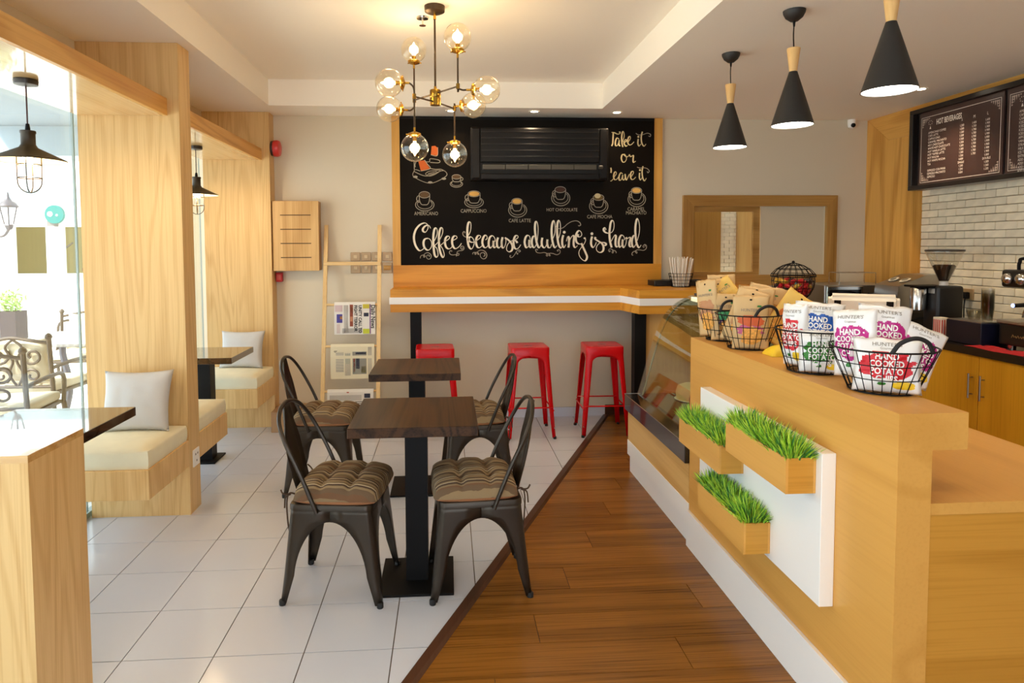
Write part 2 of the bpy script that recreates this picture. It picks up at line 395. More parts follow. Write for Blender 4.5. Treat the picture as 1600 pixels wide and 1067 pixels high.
def bench(y0, y1, label, lab2):
    t = tag(MB().rbox(-2.03, -1.483, y0, y1, .284, .434, .002, 1).build('bench', oakZ), label, 'bench')
    bm = bmesh.new(); bmesh.ops.create_cube(bm, size=1)
    bmesh.ops.subdivide_edges(bm, edges=list(bm.edges), cuts=7, use_grid_fill=True)
    X0, X1, Y0, Y1, Z0, Z1 = -2.02, -1.488, y0+.012, y1-.006, .4345, .535
    for v in bm.verts:
        p = v.co*2; q = Vector((math.copysign(abs(p.x)**.92, p.x), math.copysign(abs(p.y)**.92, p.y), p.z))
        e = max(abs(p.x), abs(p.y)); pin = 1 - .05*max(0, e-.8)/.2
        zz = (Z0+Z1)/2 + (Z1-Z0)/2*p.z
        if p.z > 0: zz += .012*(1-p.x*p.x)*(1-p.y*p.y) - .012*max(0, (e-.75)/.25)**2 + .003*mnoise.noise(Vector((p.x*4, p.y*4, y0*9)))
        bul = 1 - .02*abs(p.z)**3
        v.co = Vector(((X0+X1)/2 + (X1-X0)/2*q.x*bul, (Y0+Y1)/2 + (Y1-Y0)/2*q.y*bul, zz))
    mb = MB(); mb.bm(bm)
    c = thing('bench_cushion', lab2, 'cushion', ((X0+X1)/2, (Y0+Y1)/2, Z0))
    mb.build('pad', pbr('cream_linen', S(234, 226, 196), .85, var=.05, nscale=9, bump=.25, bscale=220), c, smooth=True, angle=70)
    pts = [(X0+.01, Y0+.004, Z0+.05), (X1-.003, Y0+.004, Z0+.05), (X1-.003, Y1-.004, Z0+.05)]
    MB().tube(pts, .0022, 6).build('seam', pbr('cream_piping', S(190, 180, 140), .8), c)
bench(3.25, 3.75, 'oak bench box facing the camera in the front booth', 'cream seat cushion on the front booth bench under the pillow')
bench(3.908, 4.392, 'oak bench box behind the middle column, seen from its side', 'cream seat cushion on the bench behind the middle column')
bench(5.085, 5.58, 'oak bench box against the far column in the rear booth', 'cream seat cushion on the rear booth bench by the back wall')

def pillow(c, w, h, tilt, rz, label):
    """square scatter cushion: two bulged sides, pointed corners, gathered lower seam"""
    t = thing('throw_pillow', label, 'pillow', c); t.rotation_euler = (tilt, 0, rz)
    n = 22; mb = MB()
    def surf(sg):
        def f(u, v):
            x, y = 2*u-1, 2*v-1
            k = ((1-x*x)*(1-y*y))**.42
            pin = 1 - .085*(1-x*x)*abs(y)**2.5; piy = 1 - .085*(1-y*y)*abs(x)**2.5
            wr = .005*mnoise.noise(Vector((x*3+c[1], y*3, sg*2)))*k
            return (w/2*x*piy, sg*(.062*k) + wr, h/2 + h/2*y*pin)
        return f
    mb.grid(surf(-1), n, n); mb.grid(surf(1), n, n, flip=True)
    me = mb.mesh('cover'); bm = bmesh.new(); bm.from_mesh(me); bmesh.ops.remove_doubles(bm, verts=bm.verts, dist=.0004); bmesh.ops.recalc_face_normals(bm, faces=bm.faces); bm.to_mesh(me); bm.free()
    me.materials.append(pbr('pale_grey_cotton', S(200, 198, 196), .85, var=.03, nscale=7, bump=.2, bscale=300)); me.polygons.foreach_set('use_smooth', [True]*len(me.polygons))
    o = bpy.data.objects.new('cover', me); COL.objects.link(o); o.parent = t
    pts = [(w/2*(2*i/24-1)*.985, .004*math.sin(i*2.2), .004 + h/2*.085*(1-(2*i/24-1)**2) + .002*math.sin(i*3.1)) for i in range(25)]
    me = MB().tube(pts, .004, 6).mesh('seam'); me.materials.append(pbr('pillow_seam', S(186, 180, 172), .9))
    s = bpy.data.objects.new('seam', me); COL.objects.link(s); s.parent = t
    return t
pillow((-1.70, 3.575, .538), .36, .335, -.30, .06, 'pale grey pillow leaning on the front booth cushion')
pillow((-1.71, 5.42, .538), .36, .315, -.26, -.05, 'pale grey pillow leaning on the rear booth cushion')

def booth_table(y0, y1, label):
    t = thing('booth_table', label, 'table', (-1.75, (y0+y1)/2, 0))
    MB().rbox(-2.02, -1.482, y0, y1, .737, .78, .002, 1).build('tabletop', wood('booth_top', S(74, 48, 28), S(42, 27, 15), 'y', rough=.13, rings=22, pore=.5, coat=1.0), t)
    MB().box(*((-1.80, -1.70) if y0 > 4 else (-1.93, -1.83)), (y0+y1)/2-.05, (y0+y1)/2+.05, .012, .737).build('post', black, t)
    MB().rbox(-1.84 if y0 > 4 else -1.99, -1.66 if y0 > 4 else -1.78, (y0+y1)/2-.115, (y0+y1)/2+.115, 0.0, .012, .002, 1).build('base_plate', black, t)
    return t
booth_table(2.62, 3.14, 'dark-topped booth table behind the low oak partition at left')
booth_table(4.50, 5.005, 'dark-topped booth table between the two rear benches')
so_ = thing('power_socket', 'white double power socket low on the middle column side', 'socket', (-1.484, 3.84, .258))
MB().rbox(-1.484, -1.476, 3.796, 3.884, .26, .36, .003, 2).build('plate', whitelac, so_)
for yy, zz in ((3.825, .33), (3.855, .33), (3.84, .29)): MB().rbox(-1.4765, -1.4755, yy-.006, yy+.006, zz-.006, zz+.006, .0004, 1).build('pin_hole', pbr('grey_hole', S(120, 112, 108), .6), so_)
# ================================================================== cafe tables
def cafe_table(x, y, label):
    t = thing('cafe_table', label, 'table', (x, y, 0))
    MB().rbox(x-.272, x+.272, y-.272, y+.272, .737, .78, .002, 1).build('tabletop', wengeX, t)
    MB().box(x-.05, x+.05, y-.05, y+.05, .012, .737).build('post', black, t)
    MB().rbox(x-.166, x+.166, y-.172, y+.172, 0, .012, .002, 1).build('base_plate', black, t)
    return t
cafe_table(-.150, 2.945, 'dark square pedestal table in front, between four metal chairs')
cafe_table(-.200, 4.09, 'dark square pedestal table behind the front one, nearer the red stools')

# ================================================================== pressed-metal chairs and stools
def sheet_leg(sx, sy, top, foot, ztop, zap, half, wlow, wfoot, rc, zk):
    """one folded-sheet leg: an L section that widens upward into the arched apron; sx, sy = corner signs"""
    mb = MB(); rows = []
    zs = [ztop, (ztop+zap)/2, zap] + [zap - (zap-zk)*(k/13)**2 for k in range(1, 14)] + [zk*.55, .012]
    for z in zs:
        t = (ztop - z)/ztop; cx = (top[0] + (foot[0]-top[0])*t)*sx; cy = (top[1] + (foot[1]-top[1])*t)*sy
        if z >= zap: wx, wy = abs(cx)+.0004, abs(cy)+.0004
        elif z >= zk:
            k = (zap - z)/(zap-zk); a = math.sqrt(max(0, 1-(1-k)**2.2)); wx = abs(cx)*(1-a) + wlow*a; wy = abs(cy)*(1-a) + wlow*a
        else: wx = wy = wfoot + (wlow-wfoot)*(z/zk)
        r = min(rc, wx*.6, wy*.6); row = [(cx - sx*wx, cy, z), (cx - sx*(r+(wx-r)*.5), cy, z)]
        for k in range(6):
            an = PI/2*k/5; row.append((cx - sx*r + sx*r*math.sin(an), cy - sy*r + sy*r*math.cos(an), z))
        row += [(cx, cy - sy*(r+(wy-r)*.5), z), (cx, cy - sy*wy, z)]; rows.append(row)
    n = len(rows[0])
    mb.add([p for r_ in rows for p in r_], [(j*n+i, j*n+i+1, (j+1)*n+i+1, (j+1)*n+i) for j in range(len(rows)-1) for i in range(n-1)])
    return mb
def solid(o, th=.0035):
    m = o.modifiers.new('sheet', 'SOLIDIFY'); m.thickness = th; m.offset = -1; return o
def pan(half, z0, z1, rc, dish):
    """seat pan: rounded square with rolled rim and a shallow dish"""
    mb = MB(); rings = []
    def ring(h, z, r):
        pts = []
        for cx, cy, a0 in ((1,1,0), (-1,1,90), (-1,-1,180), (1,-1,270)):
            for k in range(6):
                a = math.radians(a0 + 18*k); pts.append(((h-r)*cx + r*math.cos(a), (h-r)*cy + r*math.sin(a), z))
        return pts
    for h, z, r in ((half, z0, rc), (half, z1-.008, rc), (half-.003, z1-.002, rc), (half-.01, z1, rc*.9), (half-.03, z1-dish*.6, rc*.7), (half*.6, z1-dish, rc*.5), (half*.2, z1-dish, rc*.2)): rings.append(ring(h, z, r))
    n = 24; vs = [p for r in rings for p in r]
    fs = [(j*n+i, j*n+(i+1) % n, (j+1)*n+(i+1) % n, (j+1)*n+i) for j in range(len(rings)-1) for i in range(n)]
    fs += [tuple(range(n))[::-1], tuple(range((len(rings)-1)*n, len(rings)*n))]
    return mb.add(vs, fs)

stripeM, nt, b = _new('striped_cushion'); N, L = nt.nodes, nt.links
tc = N.new('ShaderNodeTexCoord'); sx_ = N.new('ShaderNodeSeparateXYZ'); L.new(tc.outputs['Object'], sx_.inputs[0])
mu = N.new('ShaderNodeMath'); mu.operation = 'MULTIPLY'; mu.inputs[1].default_value = 1/.088; L.new(sx_.outputs['Y'], mu.inputs[0])
nz = N.new('ShaderNodeTexNoise'); nz.inputs['Scale'].default_value = 14; L.new(tc.outputs['Object'], nz.inputs['Vector'])
ad = N.new('ShaderNodeMath'); ad.operation = 'MULTIPLY_ADD'; ad.inputs[1].default_value = .10; L.new(nz.outputs[0], ad.inputs[0]); L.new(mu.outputs[0], ad.inputs[2])
fc = N.new('ShaderNodeMath'); fc.operation = 'FRACT'; L.new(ad.outputs[0], fc.inputs[0])
cr = N.new('ShaderNodeValToRGB'); cr.color_ramp.interpolation = 'CONSTANT'; L.new(fc.outputs[0], cr.inputs[0])
cols = [(0, S(102, 80, 56)), (.10, S(140, 118, 85)), (.2, S(78, 59, 42)), (.30, S(200, 182, 150)), (.34, S(116, 96, 65)), (.46, S(148, 123, 88)), (.54, S(83, 62, 43)), (.64, S(126, 105, 73)), (.72, S(206, 188, 156)), (.75, S(76, 57, 40)), (.86, S(132, 110, 79)), (.94, S(108, 76, 49))]
el = cr.color_ramp.elements; el[0].position, el[0].color = cols[0]; el[1].position, el[1].color = cols[1]
for p, c_ in cols[2:]: e = el.new(p); e.color = c_
L.new(cr.outputs[0], b.inputs['Base Color']); b.inputs['Roughness'].default_value = .85
n2 = N.new('ShaderNodeTexNoise'); n2.inputs['Scale'].default_value = 380; bp = N.new('ShaderNodeBump'); bp.inputs['Strength'].default_value = .3; bp.inputs['Distance'].default_value = .002
L.new(tc.outputs['Object'], n2.inputs['Vector']); L.new(n2.outputs[0], bp.inputs['Height']); L.new(bp.outputs[0], b.inputs['Normal'])
rustM = pbr('cushion_border', S(182, 124, 82), .85, var=.05, nscale=20, bump=.2, bscale=300)

def make_chair():
    """faces +x, seat centre over the origin"""
    t = thing('metal_chair', 'x', 'chair')
    solid_half = .178
    for sx in (1, -1):
        for sy in (1, -1):
            lg = solid(sheet_leg(sx, sy, (.176, .176), (.222, .19), .425, .365, .176, .05, .026, .028, .13).build('leg', chairM, t, smooth=True, angle=50))
            MB().lathe([(.013, 0), (.0145, .003), (.0145, .02), (.012, .024)], (.212*sx, .180*sy, 0), 14).build('foot', rubber, lg, smooth=True)
    pan(.181, .412, .440, .035, .008).build('seat', chairM, t, smooth=True, angle=35)
    half = [(-.055, -.186, .405), (-.075, -.188, .46), (-.125, -.188, .58), (-.185, -.180, .70), (-.222, -.150, .775), (-.240, -.095, .818), (-.247, -.03, .835)]
    pts = half + [(x, -y, z) for x, y, z in half[::-1]]
    MB().tube(catmull(pts, 5), .0095, 8).build('back_hoop', chairM, t, smooth=True)
    mb = MB()      # dished centre splat
    def sp(u, v):
        z = .425 + v*(.826-.425); x = -.168 - .078*v**1.1 - .012*math.sin(PI*v); w = .078 + .012*math.sin(PI*min(1, v*1.3)) - .05*max(0, v-.6)/.4
        return (x - .022*(1-(2*u-1)**2), (2*u-1)*w, z)
    mb.grid(sp, 6, 14); solid(mb.build('back_splat', chairM, t, smooth=True), .003)
    for sy in (1, -1): MB().tube([(-.05, sy*.183, .415), (.0, sy*.14, .408), (.12, sy*.1, .408)], .006, 6).build('under_bar', chairM, t)
    return t
def make_pad(label, seed):
    """tufted tie-on seat pad: four buttons, creases between the tufts, rust welt below"""
    t = thing('seat_pad', label, 'seat pad', group='tie-on seat pads on the metal chairs'); H = .188
    b4 = [(-.34, -.34), (.34, -.34), (-.34, .34), (.34, .34)]
    def surf(u, v):
        x, y = 2*u-1, 2*v-1
        e = ((1-abs(x)**3.2)*(1-abs(y)**3.2)); k = max(e, 0)**.30
        d = 0
        for bx, by in b4:
            q = (x-bx)**2 + (y-by)**2; d += .016*math.exp(-q/.02) + .006*math.exp(-q/.09)
        for c0 in (-.34, .34): d += .016*math.exp(-((x-c0)/.09)**2) + .016*math.exp(-((y-c0)/.09)**2)
        rx = H*x*(1 - .05*abs(y)**4 - .012*(math.cos(y*11) > .6)); ry = H*y*(1 - .05*abs(x)**4)
        return (rx, ry, .020 + (.084 - d)*k + .003*mnoise.noise(Vector((x*3, y*3, seed))))
    mb = MB(); mb.grid(surf, 40, 40); mb.build('cover', stripeM, t, smooth=True)
    def low(u, v):
        x, y = 2*u-1, 2*v-1; k = max((1-abs(x)**3.2)*(1-abs(y)**3.2), 0)**.38
        return (H*x*(1-.05*abs(y)**4), H*y*(1-.05*abs(x)**4), .020 - .019*min(1, k*1.6))
    mb = MB(); mb.grid(low, 24, 24, flip=True); mb.build('underside', rustM, t, smooth=True)
    for bx, by in b4: MB().lathe([(.007, 0), (.008, .003), (.005, .006), (0, .0065)], (bx*H, by*H, .048), 10).build('button', rustM, t, smooth=True)
    tieM = pbr('tie_cord', S(74, 56, 42), .9)
    for sy in (1, -1):
        for q in ([(-.185, .13*sy, .03), (-.205, .15*sy, .04), (-.214, .155*sy, .0), (-.21, .158*sy, -.08), (-.206, .15*sy, -.13)], [(-.2, .145*sy, .035), (-.222, .17*sy, .045), (-.235, .165*sy, .06)], [(-.2, .15*sy, .035), (-.225, .14*sy, .02), (-.232, .135*sy, -.03)]):
            MB().tube(catmull(q, 4), .0035, 6).build('tie', tieM, t, smooth=True)
    return t
chair0 = make_chair(); pad0 = make_pad('x', 1.3)
spots = [(-.485, 2.905, -.13, 'black-brown metal chair at front left of the nearer table', 'striped tufted pad on the chair at front left'),
         (.125, 2.90, PI+.06, 'black-brown metal chair at front right, straddling the wooden floor edge', 'striped tufted pad on the chair at front right'),
         (-.79, 4.14, -.05, 'black-brown metal chair at left of the rear table', 'striped tufted pad on the chair left of the rear table'),
         (.17, 4.08, PI+.08, 'black-brown metal chair at right of the rear table', 'striped tufted pad on the chair right of the rear table')]
for k, (x, y, rz, l1, l2) in enumerate(spots):
    c = chair0 if k == 0 else copy_tree(chair0); p = pad0 if k == 0 else copy_tree(pad0)
    c.location = (x, y, 0); c.rotation_euler = (0, 0, rz); tag(c, l1, group='pressed-metal cafe chairs')
    dx = .02
    p.location = (x + dx*math.cos(rz), y + dx*math.sin(rz), .436); p.rotation_euler = (0, 0, rz); tag(p, l2)

def make_stool():
    t = thing('bar_stool', 'x', 'stool', group='red bar stools')
    for sx in (1, -1):
        for sy in (1, -1):
            lg = solid(sheet_leg(sx, sy, (.148, .148), (.196, .196), .70, .655, .148, .05, .03, .022, .60).build('leg', redM, t, smooth=True, angle=50))
            MB().lathe([(.012, 0), (.014, .003), (.013, .02)], (.186*sx, .186*sy, 0), 12).build('foot', rubber, lg, smooth=True)
            MB().lathe([(.005, 0), (.005, .002)], (.183*sx, .1955*sy, .09), 10, axis=(0, sy, 0)).build('rivet', chrome, lg)
    pan(.153, .662, .728, .03, .004).build('seat', redM, t, smooth=True, angle=35)
    MB().rbox(-.035, .035, -.011, .011, .7236, .7246, .0004, 1).build('hand_hole', pbr('dark_slot', S(60, 4, 8), .6), t)
    for s in (1, -1):
        MB().tube([(-.176, .176*s, .25), (.176, .176*s, .25)], .006, 8).build('footrest', redM, t, smooth=True)
        MB().tube([(.178*s, -.178, .225), (.178*s, .178, .225)], .006, 8).build('footrest', redM, t, smooth=True)
        MB().tube([(-.14, -.14*s, .64), (0, 0, .625), (.14, .14*s, .64)], .006, 6).build('brace', redM, t)
    return t
st0 = make_stool()
for k, (x, y, rz, lab) in enumerate([(.65, 5.225, .03, 'red metal bar stool in the middle of the row of three'), (1.262, 5.235, -.03, 'red metal bar stool at the right, by the wooden floor strip'), (-.11, 5.23, .04, 'red metal bar stool at the left, partly hidden by the rear table')]):
    s = st0 if k == 0 else copy_tree(st0); s.location = (x, y, 0); s.rotation_euler = (0, 0, rz); tag(s, lab)
# strokes of the chalk lettering and drawings, millimetres on the board (x, z)
INK_BIG = [[(-148,1695),(-157,1715),(-173,1723),(-197,1713),(-214,1691),(-213,1672),(-195,1662),(-177,1680),(-169,1703),(-173,1725),(-185,1738),(-204,1742),(-239,1727),(-271,1692),(-289,1648),(-293,1605),(-284,1558),(-267,1523),(-244,1501),(-218,1511),(-202,1530)],[(-172,1609),(-198,1601),(-210,1574),(-206,1538),(-191,1515),(-171,1505),(-151,1518),(-139,1546),(-141,1577),(-155,1601),(-174,1609)],[(-117,1585),(-99,1620),(-89,1660),(-93,1691),(-103,1699),(-115,1683),(-123,1640),(-125,1581),(-122,1522),(-115,1467),(-99,1443),(-85,1459),(-87,1490),(-96,1522),(-112,1542),(-92,1565),(-76,1585)],[(-76,1585),(-56,1620),(-42,1659),(-42,1691),(-52,1701),(-64,1687),(-74,1644),(-76,1585),(-73,1526),(-61,1475),(-42,1441),(-30,1459),(-36,1494),(-47,1522),(-61,1545),(-45,1561),(-25,1581)],[(-25,1579),(3,1596),(18,1612),(11,1626),(-5,1624),(-19,1604),(-23,1569),(-14,1533),(6,1516),(26,1521),(41,1539)],[(46,1590),(70,1600),(83,1614),(74,1628),(56,1626),(42,1604),(40,1565),(51,1531),(69,1517),(93,1529),(109,1545),(121,1564)],[(185,1635),(201,1671),(206,1714),(203,1743),(192,1751),(181,1734),(174,1690),(174,1635),(177,1580),(186,1537),(206,1513),(224,1533),(233,1568),(226,1600),(208,1619),(193,1616),(185,1600),(194,1580),(218,1572),(246,1576)],[(246,1580),(274,1601),(291,1619),(284,1631),(266,1629),(252,1603),(250,1564),(261,1532),(279,1524),(297,1536),(305,1548)],[(333,1593),(347,1607),(343,1629),(329,1633),(313,1611),(305,1572),(315,1536),(333,1524),(350,1538),(358,1552)],[(418,1579),(416,1603),(404,1623),(389,1629),(369,1611),(361,1571),(364,1536),(378,1522),(394,1544),(404,1583)],[(404,1585),(402,1544),(414,1524),(430,1540)],[(444,1613),(434,1579),(436,1539),(452,1522),(470,1543),(480,1583)],[(484,1616),(476,1579),(478,1535),(490,1521),(506,1543),(514,1583),(508,1610)],[(504,1612),(528,1597),(555,1571),(571,1539),(567,1503),(543,1487),(523,1499),(519,1523),(531,1555),(555,1579),(587,1588),(607,1578),(613,1564)],[(579,1586),(603,1598),(621,1614),(615,1630),(597,1626),(583,1594),(581,1555),(589,1523),(607,1511),(627,1523),(645,1550)],[(728,1596),(724,1621),(705,1632),(688,1613),(679,1575),(686,1537),(698,1522),(716,1545),(722,1587)],[(722,1592),(720,1545),(733,1524),(748,1545)],[(773,1617),(760,1625),(746,1600),(743,1562),(752,1532),(767,1524),(784,1553)],[(790,1579),(797,1634),(799,1693),(793,1739),(782,1754),(773,1731),(771,1680),(778,1617),(788,1562),(807,1521),(825,1545)],[(837,1610),(831,1574),(835,1540),(855,1521),(872,1544),(882,1591)],[(882,1595),(880,1561),(889,1527),(908,1523),(919,1553)],[(932,1604),(947,1646),(951,1701),(947,1743),(938,1760),(925,1731),(919,1676),(923,1604),(936,1544),(951,1521),(966,1540)],[(981,1603),(996,1654),(999,1709),(994,1748),(983,1762),(972,1735),(968,1676),(972,1608),(983,1548),(1003,1518),(1018,1544)],[(1024,1633),(1015,1595),(1016,1548),(1031,1522),(1046,1548)],[(1052,1578),(1061,1614),(1073,1616),(1076,1578),(1071,1522)],[(1074,1552),(1086,1595),(1108,1628),(1121,1616),(1117,1573),(1119,1539),(1132,1522),(1151,1539)],[(1166,1633),(1153,1637),(1157,1620),(1177,1618),(1190,1637),(1181,1662),(1162,1671),(1142,1645),(1136,1611),(1142,1573),(1164,1554),(1184,1556)],[(1186,1560),(1203,1522),(1225,1475),(1238,1436),(1221,1404),(1190,1419),(1167,1454),(1166,1488),(1186,1522),(1212,1556),(1224,1585),(1220,1607),(1209,1600)],[(1283,1620),(1275,1588),(1275,1548),(1291,1522),(1309,1540),(1321,1568)],[(1315,1614),(1311,1598),(1342,1576),(1370,1559),(1386,1527),(1381,1491),(1354,1477),(1328,1492),(1322,1520),(1336,1548),(1362,1565),(1390,1565),(1409,1553),(1401,1539),(1390,1545)],[(1400,1677),(1408,1683),(1398,1697),(1386,1683),(1394,1663),(1414,1651),(1439,1649),(1463,1659),(1477,1687),(1481,1723),(1475,1753),(1463,1761),(1450,1739),(1443,1695),(1439,1639),(1445,1575),(1460,1521)],[(1455,1575),(1472,1607),(1488,1631),(1498,1619),(1494,1575),(1496,1539),(1509,1525),(1523,1543)],[(1580,1587),(1569,1619),(1549,1631),(1531,1607),(1523,1567),(1527,1535),(1537,1523),(1553,1547),(1559,1591)],[(1560,1593),(1557,1547),(1570,1520),(1588,1550),(1594,1591)],[(1590,1611),(1598,1599),(1622,1611),(1631,1598),(1621,1566),(1621,1538),(1633,1526),(1647,1542)],[(1671,1622),(1659,1626),(1645,1594),(1643,1554),(1652,1528),(1664,1524),(1680,1550)],[(1692,1582),(1708,1642),(1712,1698),(1705,1750),(1691,1777),(1679,1743),(1673,1682),(1677,1618),(1686,1558),(1705,1520),(1717,1526),(1727,1542)]]
INK_MID = [[(1453,2537),(1477,2535),(1507,2522),(1529,2528),(1531,2541),(1520,2538)],[(1469,2535),(1467,2488),(1464,2440),(1454,2419)],[(1521,2478),(1502,2488),(1489,2456),(1491,2422),(1508,2425),(1521,2467)],[(1522,2470),(1521,2430),(1532,2417)],[(1548,2446),(1567,2499),(1564,2536),(1553,2543),(1545,2499),(1548,2446),(1556,2409)],[(1559,2452),(1580,2475),(1588,2462),(1567,2446),(1581,2417),(1597,2423)],[(1602,2452),(1623,2483),(1620,2502),(1607,2494),(1599,2457),(1610,2431),(1632,2431),(1656,2455)],[(1694,2481),(1691,2442),(1702,2418),(1718,2437)],[(1731,2545),(1721,2500),(1726,2447),(1746,2418),(1764,2437)],[(1576,2346),(1551,2341),(1543,2309),(1554,2280),(1573,2278),(1589,2304),(1581,2336),(1565,2344),(1592,2323),(1613,2336)],[(1613,2344),(1627,2325),(1651,2336),(1649,2304),(1652,2275),(1673,2286)],[(1449,2227),(1452,2203),(1450,2182)],[(1445,2111),(1455,2111),(1469,2127)],[(1474,2140),(1498,2172),(1495,2190),(1482,2185),(1474,2151),(1482,2124),(1501,2124),(1517,2145)],[(1555,2172),(1539,2183),(1523,2151),(1526,2119),(1542,2122),(1555,2161)],[(1556,2164),(1555,2130),(1569,2119),(1577,2140)],[(1577,2172),(1582,2140),(1591,2119),(1609,2156),(1617,2172)],[(1626,2140),(1652,2178),(1650,2196),(1633,2188),(1626,2151),(1637,2125),(1656,2127),(1674,2146)],[(1709,2183),(1707,2141),(1718,2120),(1731,2141)],[(1739,2241),(1731,2194),(1737,2141),(1753,2112),(1770,2136)]]
INK_THIN = [[(-240,1434),(-236,1452),(-221,1462),(-201,1458),(-199,1448),(-209,1444),(-211,1456),(-203,1471),(-179,1483),(-156,1475),(-144,1455),(-150,1434),(-168,1426),(-184,1438),(-183,1456),(-172,1463),(-160,1457),(-162,1448)],[(33,1490),(37,1498),(25,1500),(15,1486),(21,1470),(41,1462),(72,1464),(92,1458),(100,1470),(88,1476),(78,1466),(76,1450)],[(80,1474),(85,1490),(104,1499),(128,1501),(144,1515),(140,1535),(124,1539),(114,1525),(124,1511),(136,1521),(128,1527)],[(149,1653),(153,1661),(144,1667),(134,1655),(137,1635),(151,1622),(165,1618)],[(219,1467),(223,1481),(241,1483),(249,1473),(243,1465),(237,1475),(253,1485),(269,1477),(273,1465),(263,1469),(261,1485),(281,1501),(309,1501),(334,1485),(344,1457),(332,1431),(308,1427),(289,1445),(287,1469),(303,1481),(324,1475),(326,1455),(314,1447)],[(559,1454),(549,1452),(553,1438),(571,1440),(591,1463),(607,1491),(627,1503),(641,1493),(631,1485),(623,1493)],[(607,1483),(615,1465),(621,1475)],[(951,1716),(970,1695),(1000,1690),(1030,1703),(1060,1730),(1099,1752),(1142,1758),(1172,1743),(1179,1722),(1166,1713),(1157,1718)],[(790,1498),(795,1504),(784,1509),(777,1500),(788,1481),(816,1475),(855,1479),(880,1468),(882,1449),(872,1451),(876,1468),(897,1470),(906,1451),(895,1453),(902,1472),(932,1470),(966,1459),(992,1472),(996,1493),(983,1504),(970,1495),(981,1489)],[(1758,1526),(1766,1538),(1754,1542),(1744,1530),(1754,1518)],[(1746,1534),(1760,1547),(1776,1534),(1773,1510),(1750,1494),(1717,1498),(1689,1498),(1674,1484),(1687,1468),(1691,1478),(1674,1488),(1652,1478),(1644,1462),(1648,1452),(1656,1452)],[(1440,1495),(1446,1489),(1440,1483),(1431,1495),(1444,1509),(1464,1503),(1476,1491),(1472,1473),(1464,1475),(1468,1491),(1484,1495),(1499,1483),(1501,1471)]]
INK_FINE = [[(1672,2531),(1693,2518),(1731,2518),(1775,2532),(1804,2522),(1802,2503),(1786,2508)],[(1685,2233),(1712,2225),(1744,2228),(1777,2220),(1796,2199),(1783,2183),(1777,2197)],[(-287,2189),(-178,2149),(-53,2193),(-12,2187),(-12,2146),(-147,2087),(-287,2142),(-287,2189),(-271,2204),(-234,2192)],[(-146,2214),(-102,2208),(-53,2208),(-12,2187)],[(-285,2285),(-283,2204)],[(-264,2282),(-277,2248),(-274,2226)],[(-189,2273),(-152,2273),(-145,2298),(-89,2292),(-61,2280),(-74,2264),(-146,2267)],[(-195,2288),(-171,2254),(-146,2214),(-227,2192)],[(-139,2332),(-83,2326),(-79,2398)],[(-178,2180),(-146,2192),(-59,2199),(-103,2165),(-153,2149),(-187,2167),(-165,2186)],[(-165,2171),(-90,2189)],[(-172,2161),(-97,2174)]]
INK_DOTS = [(1033, 1658), (1281, 1644), (1695, 2500), (1712, 2207), (-275, 2142), (-147, 2094), (-28, 2127)]
CUPS = [('AMERICANO', -0.198, 1.987, 0.0462, 0.0275, 1.9, -0.196, 1.9, 0.0803, 0.0528, -0.184, 1.822, 0), ('CAPPUCCINO', 0.235, 1.996, 0.0538, 0.0252, 1.915, 0.234, 1.922, 0.0818, 0.0476, 0.23, 1.844, 1), ('CAFE LATTE', 0.612, 1.931, 0.0459, 0.0263, 1.846, 0.618, 1.853, 0.0801, 0.0616, 0.636, 1.759, 1), ('HOT CHOCOLATE', 0.997, 2.033, 0.0479, 0.0262, 1.947, 1.001, 1.958, 0.0815, 0.0667, 1.012, 1.855, 2), ('CAFE MOCHA', 1.339, 1.965, 0.0476, 0.0261, 1.878, 1.341, 1.888, 0.0829, 0.0667, 1.35, 1.792, 3), ('CARAMEL|MACHIATO', 1.682, 2.027, 0.0464, 0.0261, 1.941, 1.685, 1.949, 0.0795, 0.0655, 1.68, 1.86, 1), ('', 0.082, 2.143, 0.0386, 0.019, 2.1, 0.081, 2.081, 0.0538, 0.028, -3.658, 3.577, 0)]
INK_ORANGE = [[(-248,2276),(-198,2285),(-171,2248),(-149,2214),(-227,2193)],[(-139,2332),(-132,2407),(-101,2410),(-79,2391),(-80,2326)]]
# ================================================================== chalkboard
YC = 5.694
cb = thing('chalkboard', 'large black chalkboard with white hand lettering and cup drawings', 'chalkboard', (.72, 5.71, 1.18))
boardM = pbr('chalkboard_black', S(19, 14, 9), .55, var=.12, nscale=1.5, spec=.08)
MB().box(-.408, 1.84, 5.695, 5.724, 1.374, 2.64).build('board', boardM, cb)
MB().box(-.476, -.408, 5.690, 5.724, 1.374, 2.663).build('frame_stile', oakZ2, cb)
MB().box(1.84, 1.913, 5.690, 5.724, 1.374, 2.663).build('frame_stile', oakZ2, cb)
MB().box(-.408, 1.84, 5.692, 5.724, 2.64, 2.663).build('frame_rail', black, cb)
MB().box(-.476, 1.913, 5.690, 5.724, 1.183, 1.374).build('lower_panel', wood('oak_bar_panel', S(230, 164, 62), S(190, 122, 30), 'x', rings=22), cb)
chalk = pbr('chalk_white', S(240, 230, 208), .8); chalk2 = pbr('chalk_cream', S(214, 196, 150), .8); chalk3 = pbr('chalk_dim', S(168, 158, 140), .8)
